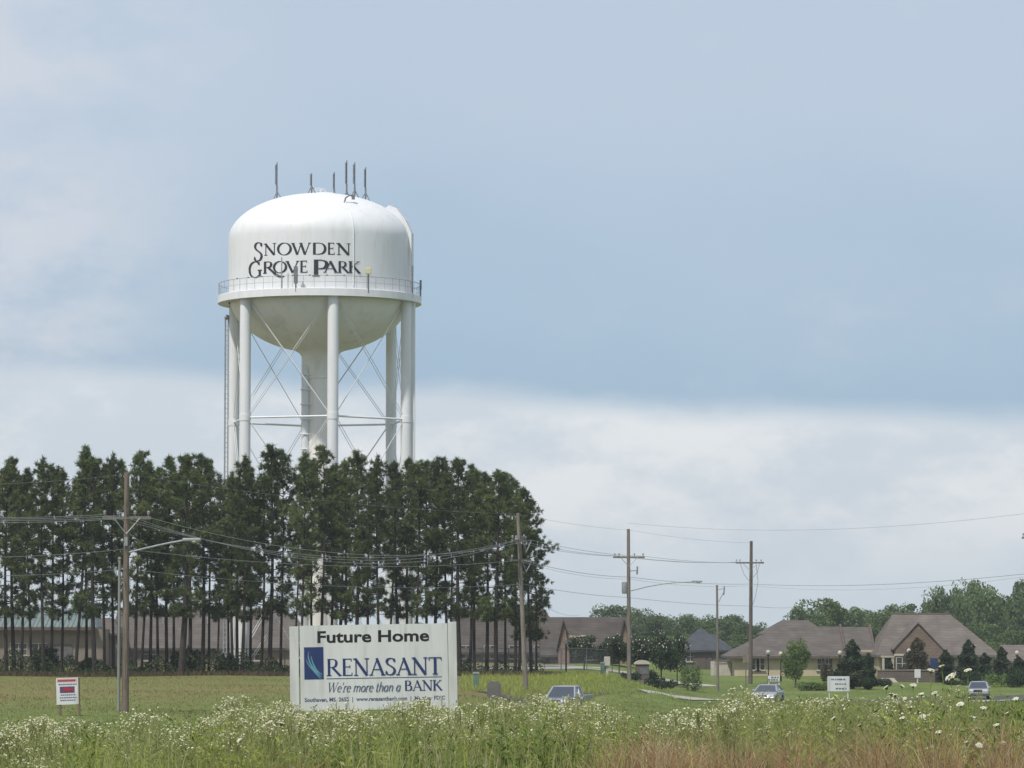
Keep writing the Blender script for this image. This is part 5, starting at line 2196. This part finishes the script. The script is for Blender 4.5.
def sedan(loc, rz, label):
    t = thing('sedan_car', loc, label, 'car', 'vehicles on the road', rz)
    w = 1.78
    prof = [(-2.28, .30), (-2.30, .52), (-2.22, .70), (-1.9, .80), (-.98, .95), (1.35, 1.0), (2.05, .98), (2.25, .85), (2.30, .45), (2.22, .25)] + arch(1.4, .38)[::-1] + arch(-1.42, .38)[::-1]
    body_prism(prof, w).build('body', M['silver'], t, False, .09)
    greenhouse(t, M['silver'], w, (-1.05, 1.75), (-.15, .95), .95, 1.44)
    wheels(t, w, (-1.42, 1.4), .33)
    front_gear(t, w, -2.24, .66)


def suv(loc, rz, label):
    t = thing('suv_car', loc, label, 'car', 'vehicles on the road', rz)
    w = 1.82
    prof = [(-2.2, .36), (-2.24, .62), (-2.2, .90), (-2.0, 1.02), (-1.0, 1.10), (2.1, 1.12), (2.24, 1.0), (2.26, .5), (2.2, .32)] + arch(1.35, .42, .32)[::-1] + arch(-1.38, .42, .32)[::-1]
    body_prism(prof, w).build('body', M['silver'], t, False, .09)
    greenhouse(t, M['silver'], w, (-1.0, 2.15), (-.35, 1.9), 1.08, 1.70)
    wheels(t, w, (-1.38, 1.35), .37)
    front_gear(t, w, -2.2, .86, True)
    b = MB()
    for s in (-1, 1):
        b.tube([(s * .55, -.1, 1.76), (s * .55, 1.7, 1.76)], .025, 6)
    b.build('roof_rack', M['darksteel'], t)
    t.scale = (.95, .95, .86)


def pickup(loc, rz, label):
    t = thing('pickup_truck', loc, label, 'pickup truck', 'vehicles on the road', rz)
    w = 1.85
    prof = [(-2.6, .40), (-2.64, .66), (-2.55, .92), (-2.2, 1.02), (-1.15, 1.08), (.72, 1.08), (.74, 1.06), (2.62, 1.06), (2.66, .5), (2.6, .4)] + arch(1.7, .42, .36)[::-1] + arch(-1.72, .42, .36)[::-1]
    body_prism(prof, w).build('body', M['bluegrey'], t, False, .07)
    greenhouse(t, M['silver'], w, (-1.2, .72), (-.5, .6), 1.06, 1.72)
    b = MB()
    b.box((0, 1.68, 1.075), (w - .34, 1.75, .03))
    b.build('cargo_bed', M['black'], t)
    b = MB()
    for s in (-1, 1):
        b.box((s * (w / 2 - .08), 1.68, 1.12), (.12, 1.85, .12))
    b.build('bed_rail', M['bluegrey'], t, bevel=.03)
    wheels(t, w, (-1.72, 1.7), .38)
    front_gear(t, w, -2.58, .84, True)


def road_point(px, off=0):
    y = lerp(ROADY, px) + off
    x = (px - 512) / F * y
    return Vector((x, y, gz(x, y) + .065))


pickup(road_point(566, 1), rad(-17), 'silver and blue grey pickup with a glinting windscreen behind white weeds')
sedan(road_point(767, 0), rad(-14), 'silver blue sedan coming head on in front of the fourth pole')
suv(road_point(977, 0), rad(-9), 'silver sport utility car on the road at the far right')

# ------------------------------------------------------------------ ground cover
def blades(P, H, W, rng, lean=.35):
    """Bent two segment blades (as one quad and one triangle) rooted at P."""
    n = len(P)
    a = rng.uniform(0, 2 * PI, n)
    d = np.stack([np.cos(a), np.sin(a), np.zeros(n)], 1)
    b = rng.uniform(0, 2 * PI, n)
    s = np.stack([np.cos(b), np.sin(b), np.zeros(n)], 1) * W[:, None] * .5
    ln = (H * np.abs(rng.normal(0, lean, n)))[:, None]
    up = np.array((0, 0, 1.))
    m_ = P + up * (H * .55)[:, None] + d * ln * .3
    e = P + up * H[:, None] + d * ln
    q = np.stack([P - s, P + s, m_ + s * .75, m_ - s * .75], 1).reshape(-1, 3)
    t = np.stack([m_ - s * .75, m_ + s * .75, e], 1).reshape(-1, 3)
    return q, t


def stuff(o, label=None):
    o['kind'] = 'stuff'
    return o


def gzv(x, y):
    return np.array([gz(a, c) for a, c in zip(x, y)])


TOPLINE = [(-40, 736), (0, 734), (15, 722), (45, 720), (62, 727), (80, 718), (100, 718), (115, 726), (135, 716), (150, 709), (180, 717), (215, 710), (232, 702), (255, 698), (275, 703), (300, 706), (345, 701),
           (380, 704), (430, 700), (470, 700), (500, 694), (520, 697), (545, 700), (570, 699), (600, 702), (625, 708), (650, 712), (672, 708), (700, 709), (722, 698), (740, 688), (758, 692), (785, 697),
           (830, 696), (870, 698), (905, 700), (940, 690), (955, 684), (970, 692), (1000, 697), (1024, 694), (1064, 694)]


def undergrowth():
    rng = np.random.default_rng(71)
    px = rng.uniform(-25, 545, 20000)
    px = px[(px < 470) | (rng.uniform(0, 1, len(px)) < .25)]
    D = rng.uniform(278.5, 301, len(px))
    x = (px - 512) / F * D
    z = gzv(x, D)
    h = .5 + .55 * np.sin(px * .11) ** 2 + .3 * np.sin(px * .033 + 1)
    P = np.stack([x, D, z + rng.uniform(0.02, 1, len(px)) * np.clip(h * 1.5, .55, 2.1)], 1)
    V = leaf_arrays(P, .20, rng, .55, .4)
    n2 = 7000
    px = rng.uniform(-25, 560, n2)
    D = rng.uniform(276, 283, n2)
    x = (px - 512) / F * D
    P2 = np.stack([x, D, gzv(x, D)], 1)
    q, t = blades(P2, rng.uniform(.18, .45, n2), rng.uniform(.05, .1, n2), rng)
    stuff(quads_obj('undergrowth', [(V, 4, 0), (q, 4, 1), (t, 3, 1)], [M['bush'], M['drystem']]))


undergrowth()


def field_grass():
    rng = np.random.default_rng(72)
    n = 46000
    px = rng.uniform(-30, 1060, n)
    D = 100 + rng.beta(1.1, 1.4, n) * 190
    x = (px - 512) / F * D
    P = np.stack([x, D, gzv(x, D)], 1)
    h = rng.uniform(.04, .13, n) * (1 + .3 * np.sin(x * .5 + D * .21))
    q, t = blades(P, h, rng.uniform(.02, .045, n), rng, .8)
    # taller rough grass on the road bank between the bank sign and the third pole
    n2 = 9000
    px = np.where(rng.uniform(0, 1, n2) < .6, rng.uniform(462, 600, n2), rng.normal(590, 38, n2))
    px = np.clip(px, 455, 690)
    D = rng.uniform(214, 292, n2)
    keep = np.abs(D - np.array([lerp(ROADY, p) for p in px])) > 6
    px, D = px[keep], D[keep]
    x = (px - 512) / F * D
    P = np.stack([x, D, gzv(x, D)], 1)
    q2, t2_ = blades(P, rng.uniform(.12, .42, len(px)), rng.uniform(.03, .06, len(px)), rng, .5)
    stuff(quads_obj('field_grass', [(q, 4, 0), (t, 3, 0), (q2, 4, 1), (t2_, 3, 1)], [M['grass_g'], M['weed_green']]))


field_grass()


def topline(px):
    return np.interp(px, [a for a, c in TOPLINE], [c for a, c in TOPLINE])


def meadow():
    """Tall weeds, wildflowers and dry grass on the near bank."""
    rng = np.random.default_rng(73)

    def clump(x, D):
        return .5 + .28 * np.sin(x * 2.3 + D * .9) + .22 * np.sin(x * 5.1 - D * 1.7) + .2 * np.sin(x * .9 + 2)

    def room(px, D, z, drop):
        return EYE - (topline(px) + drop - 624) / F * D - z

    # ---- fine grass: uneven tufts, leaning
    n = 19000
    px = rng.uniform(-40, 1064, n)
    D = rng.uniform(38, 66, n)
    x = (px - 512) / F * D
    z = gzv(x, D)
    h = np.minimum(room(px, D, z, 5), rng.uniform(.25, .75, n) * (.45 + .8 * clump(x, D)))
    rust = ((px > 540) & (D < 53) & (rng.uniform(0, 1, n) < np.clip((px - 520) / 160, 0, .9))) | ((np.abs(px - 285) < 70) & (D < 48) & (rng.uniform(0, 1, n) < .7))
    keep = (h > .12) & ~((px < 74) & (rng.uniform(0, 1, n) < .96))
    P = np.stack([x, D, z], 1)
    g_ = keep & ~rust
    q, t = blades(P[g_], h[g_], rng.uniform(.006, .014, g_.sum()), rng, .42)
    q4, t4 = q.reshape(-1, 4, 3), t.reshape(-1, 3, 3)
    k_ = rng.uniform(0, 1, len(q4))
    parts = []
    for lo_, hi_, m_ in ((0, .42, 0), (.42, .84, 1), (.84, 1.1, 3)):
        w_ = (k_ >= lo_) & (k_ < hi_)
        parts += [(q4[w_].reshape(-1, 3), 4, m_), (t4[w_].reshape(-1, 3), 3, m_)]
    r_ = keep & rust
    q2, t2_ = blades(P[r_], np.minimum(h[r_], rng.uniform(.2, .5, r_.sum())), rng.uniform(.006, .013, r_.sum()), rng, .6)
    parts += [(q2, 4, 2), (t2_, 3, 2)]
    # rusty dry grass on the brow of the bank
    n3 = 30000
    px3 = np.where(rng.uniform(0, 1, n3) < .80, rng.uniform(555, 1064, n3), rng.normal(285, 62, n3))
    D3 = rng.uniform(39, 50, n3)
    x3 = (px3 - 512) / F * D3
    P3 = np.stack([x3, D3, gzv(x3, D3)], 1)
    hh = rng.uniform(.30, .82, n3) * (.6 + .7 * clump(x3, D3))
    hh = np.where(np.sin(px3 * .071 + D3 * .9) * np.sin(px3 * .023 - D3 * .6) > .05, hh * .3, hh)
    hh = np.where(px3 < 640, hh * np.clip((px3 - 540) / 100, .3, 1), hh)
    q3, t3_ = blades(P3, hh, rng.uniform(.005, .012, n3), rng, .75)
    q4, t4 = q3.reshape(-1, 4, 3), t3_.reshape(-1, 3, 3)
    k_ = rng.uniform(0, 1, len(q4)) < .72
    parts += [(q4[k_].reshape(-1, 3), 4, 2), (t4[k_].reshape(-1, 3), 3, 2), (q4[~k_].reshape(-1, 3), 4, 3), (t4[~k_].reshape(-1, 3), 3, 3)]

    # ---- leafy weed plants: upright stems with narrow leaves all the way up, growing in clumps of one kind and height
    nc = 570
    cp = np.concatenate([rng.uniform(-40, 1064, 420), rng.uniform(700, 1064, 150)])
    cD = rng.uniform(41, 64, nc)
    ckind = rng.choice(3, nc, p=[.34, .30, .36])
    ctall = np.where(rng.uniform(0, 1, nc) < np.where(cp > 720, .62, .30), rng.uniform(-4, 14, nc), rng.uniform(14, 50, nc))
    near_dry = (((cp > 600) & (cD < 51)) | ((np.abs(cp - 285) < 60) & (cD < 48))) & (rng.uniform(0, 1, nc) < .78)
    bare = (cp < 74) & (rng.uniform(0, 1, nc) < .8)
    ok = ~near_dry & ~bare
    cp, cD, ckind, ctall = cp[ok], cD[ok], ckind[ok], ctall[ok]
    cnt = rng.integers(6, 26, len(cp))
    ci = np.repeat(np.arange(len(cp)), cnt)
    npl = len(ci)
    x = (cp[ci] - 512) / F * cD[ci] + rng.normal(0, .20, npl)
    D = cD[ci] + rng.normal(0, .35, npl)
    px = 512 + F * x / D
    z = gzv(x, D)
    h = np.minimum(room(px, D, z, ctall[ci] + np.abs(rng.normal(0, 7, npl))), 1.6)
    kp = h > .2
    x, D, z, h, ci = x[kp], D[kp], z[kp], h[kp], ci[kp]
    # a lower filling of single plants
    nu = 2600
    pu = rng.uniform(-40, 1064, nu)
    Du = rng.uniform(42, 65, nu)
    xu = (pu - 512) / F * Du
    zu = gzv(xu, Du)
    hu = np.minimum(room(pu, Du, zu, 8 + np.abs(rng.normal(0, 10, nu))), (.3 + .6 * clump(xu, Du)) * rng.uniform(.5, 1.1, nu))
    kp = (hu > .2) & ~((pu < 74) & (rng.uniform(0, 1, nu) < .95)) & ~((pu > 600) & (Du < 52))
    kind_p = np.concatenate([ckind[ci], rng.choice(3, kp.sum(), p=[.45, .4, .15])])
    x, D, z, h = (np.concatenate(q_) for q_ in ((x, xu[kp]), (D, Du[kp]), (z, zu[kp]), (h, hu[kp])))
    m = len(x)
    lean = rng.normal(0, .10, (m, 2))
    root = np.stack([x, D, z], 1)
    tip = root + np.stack([lean[:, 0] * h, lean[:, 1] * h, h], 1)
    s = np.array((.005, 0, 0))
    sq = np.stack([root - s, root + s, tip + s * .4, tip - s * .4], 1).reshape(-1, 3)
    K = 24
    f = rng.uniform(.10, 1.0, (m, K))
    c = (root[:, None] + (tip - root)[:, None] * f[..., None]).reshape(-1, 3)
    az = rng.uniform(0, 2 * PI, m * K)
    d = np.stack([np.cos(az), np.sin(az), rng.uniform(.1, 1.4, m * K)], 1)
    d /= np.linalg.norm(d, axis=1)[:, None]
    kk = np.repeat(kind_p, K)
    L = (rng.uniform(.04, .13, m * K) * np.where(kk == 2, 1.35, 1.0))[:, None] * (1.2 - .65 * f.reshape(-1, 1))
    V4 = leaf_arrays(c + d * L * .5, L[:, 0], rng, .24, dirs=d.copy()).reshape(-1, 4, 3)
    parts += [(sq, 4, 1)] + [(V4[kk == j].reshape(-1, 3), 4, (0, 1, 4)[j]) for j in range(3)]
    stuff(quads_obj('meadow_grass', parts, [M['weed_green'], M['weed_grey'], M['rust_grass'], M['straw'], M['weed_dark']]))

    # ---- fleabane: branching tops dotted with small cream flowers
    stems_q, flowers = [], []
    spots = []
    while len(spots) < 135:
        p0 = rng.uniform(-40, 1064)
        dens = .30 + .5 * math.sin(p0 * .021 + 1.2) * math.sin(p0 * .057)
        if 520 < p0 < 780 or 0 < p0 < 320:
            dens += .45
        elif 320 <= p0 <= 520:
            dens += .3
        if p0 > 765:
            dens = .13
        if rng.uniform() < dens:
            spots.append((p0, rng.uniform(42.5, 62), rng.uniform(-5, 10) if rng.uniform() < .5 else rng.uniform(8, 44), int(rng.integers(3, 22)), rng.uniform(.08, .26)))
    plants = []
    for p0, D0, off, cnt_, spread in spots:
        for k in range(cnt_):
            plants.append(((p0 - 512) / F * D0 + rng.normal(0, spread), D0 + rng.normal(0, .4), off))
    for _ in range(240):
        D0 = rng.uniform(43, 63)
        plants.append(((rng.uniform(-40, 1064) - 512) / F * D0, D0, rng.uniform(0, 40)))
    for x, D, off in plants:
        p = 512 + F * x / D
        z = gz(x, D)
        ty = float(topline(p)) + off + abs(rng.normal(0, 8)) - 2
        h = EYE - (ty - 624) / F * D - z
        if h < .25 or h > 1.6:
            continue
        root = np.array((x, D, z))
        lean = rng.normal(0, .06, 2)
        top = root + np.array((lean[0], lean[1], h))
        s = np.array((.005, 0, 0))
        stems_q.append(np.array([root - s, root + s, top + s * .6, top - s * .6]))
        nf = int(rng.integers(7, 22))
        wd = rng.uniform(.04, .15)
        for k in range(nf):
            az = rng.uniform(0, 6.28)
            r = abs(rng.normal(0, wd)) + .01
            zz = top[2] - abs(rng.normal(0, .07)) - r * .4 + .03
            cc = np.array((top[0] + r * math.cos(az), top[1] + r * math.sin(az), zz))
            j = root + (top - root) * (1 - min(.35, .10 + r * 1.6) / max(h, .5))
            s2 = np.array((.0028, 0, 0))
            stems_q.append(np.array([j - s2, j + s2, cc + s2, cc - s2]))
            rd = rng.uniform(.006, .016)
            nrm = np.array((rng.normal(0, .5), rng.normal(-.45, .45), 1.0))
            nrm /= np.linalg.norm(nrm)
            u = np.cross(nrm, (1, .3, 0))
            u /= np.linalg.norm(u)
            v = np.cross(nrm, u)
            flowers.append(np.array([cc + rd * (u * math.cos(a) + v * math.sin(a)) + nrm * (.004 if e_ % 2 else 0) for e_, a in enumerate(np.linspace(0, 2 * PI, 7)[:-1])]))
    sq = np.concatenate(stems_q)
    fl = np.concatenate(flowers)
    stuff(quads_obj('white_wildflowers', [(sq, 4, 0), (fl, 6, 1)], [M['weed_grey'], M['petal']]))


meadow()


def lace_plants():
    heads = [(931, 671, 9), (942, 667, 7), (951, 677, 14), (886.5, 688, 7), (913, 686, 8), (902, 687, 5), (891, 695, 6), (895, 696, 6), (904.6, 699.6, 6), (921.5, 695, 6), (935, 694, 7),
             (900.5, 714, 6), (910, 709, 6), (902.5, 719, 6), (910, 722.6, 7), (922.7, 717, 7), (919.5, 729.5, 6), (925, 731, 7), (931, 729.5, 7), (939, 733, 7), (909.7, 735, 8), (916, 737, 6),
             (929, 748.5, 11), (896.5, 752, 6), (896.5, 760.5, 7), (917.8, 762, 8), (834, 719, 6), (960.5, 705, 9), (972, 718, 8), (977, 729.5, 8), (983.5, 709, 7), (1007.6, 714, 8), (996.4, 726, 7),
             (967, 743, 8), (979, 746, 8), (966, 749, 6), (983, 758, 8), (1003, 744, 7), (966, 757.6, 7), (968, 671, 9), (860, 726, 5), (1016, 700, 7),
             (228, 757, 8), (240, 741, 7), (222, 736, 6), (281, 724, 7)]
    rng = np.random.default_rng(81)
    for i, (px, py, w) in enumerate(heads):
        D = rng.uniform(40.5, 46)
        g = on_ground(px + rng.uniform(-6, 6), D)
        c = at(px, py, D) - g
        if px < 300:
            label, grp = 'white lace flower on a thin stem in the weeds left below the bank sign', 'lace flowers at left'
        elif (px, py) == (951, 677):
            label, grp = 'largest white lace flower, standing highest in front of the brick retaining wall', 'lace flowers at right'
        elif (px, py) == (834, 719):
            label, grp = 'single white lace flower tilted in the weeds below the white notice board', 'lace flowers at right'
        elif (px, py) == (929, 748.5):
            label, grp = 'large white lace flower low over the rusty grass at right', 'lace flowers at right'
        elif py < 680:
            label, grp = 'white lace flower rising above the weeds against the brick house', 'lace flowers at right'
        elif px < 945:
            label, grp = 'white lace flower in the close cluster below the brick retaining wall', 'lace flowers at right'
        else:
            label, grp = 'white lace flower in the weeds below the silver car at the right', 'lace flowers at right'
        t = thing('lace_flower', g, label, 'wildflower', grp)
        b = MB()
        mid = c * .5 + Vector((rng.normal(0, .03), rng.normal(0, .03), 0))
        b.tube([(0, 0, -.05), mid * .5 + Vector((.01, 0, 0)), mid, c - Vector((0, 0, .05)), c], [.008, .007, .006, .004, .003], 5)
        W = w / F * D * .45
        ax = Vector((rng.normal(-.3, .35), rng.normal(-.32, .2), 1)).normalized()
        u = ax.orthogonal().normalized()
        v = ax.cross(u)
        st = MB()
        rays = []
        for k in range(30):
            r = W * math.sqrt((k + .5) / 30)
            a = k * 2.399
            p = c + (u * math.cos(a) + v * math.sin(a)) * r + ax * (.02 - .18 * r * r / max(W, .01))
            rays.append(p)
            b.tube([c - ax * W * .7, p], .0022, 3, cap=False)
        for f in (.35, .55, .7):                              # feathery leaves
            q = Vector((0, 0, 0)).lerp(c, f)
            a = rng.uniform(0, 6.28)
            for s in range(4):
                e = q + Vector((math.cos(a + s * .3), math.sin(a + s * .3), .5 + .1 * s)) * .10
                b.add([q, e + Vector((.006, 0, .01)), e * 1.0 + Vector((0, 0, .03)), e - Vector((.006, 0, 0))], [(0, 1, 2, 3)])
        b.build('stem', M['weed_green'], t)
        for p in rays:
            rr_ = W * .19 + .003
            n1 = (ax + Vector(rng.normal(0, .25, 3))).normalized()
            uu = n1.orthogonal().normalized()
            vv = n1.cross(uu)
            st.add([p + (uu * math.cos(a) + vv * math.sin(a)) * rr_ * (1 if j % 2 else .7) for j, a in enumerate(np.linspace(0, 2 * PI, 9)[:-1])], [tuple(range(8))])
        st.build('umbel', M['umbel'], t)
    # one yellow flower
    D = 42
    g = on_ground(882, D)
    c = at(882, 759, D) - g
    t = thing('yellow_flower', g, 'single yellow flower low in the rusty grass at right', 'wildflower')
    b = MB()
    b.tube([(0, 0, -.05), c * .5, c], [.006, .005, .004], 5)
    b.build('stem', M['weed_green'], t)
    b = MB()
    for k in range(10):
        a = k * .628
        d = Vector((math.cos(a), -.3 - .2 * math.sin(a), math.sin(a)))
        s = Vector((-math.sin(a), 0, math.cos(a))) * .012
        b.add([c, c + d * .02 + s, c + d * .045, c + d * .02 - s], [(0, 1, 2, 3)])
    b.build('petals', M['yellow'], t)
    b = MB()
    b.ball(c + Vector((0, -.012, 0)), .012, 8)
    b.build('flower_centre', M['drystem'], t)


lace_plants()
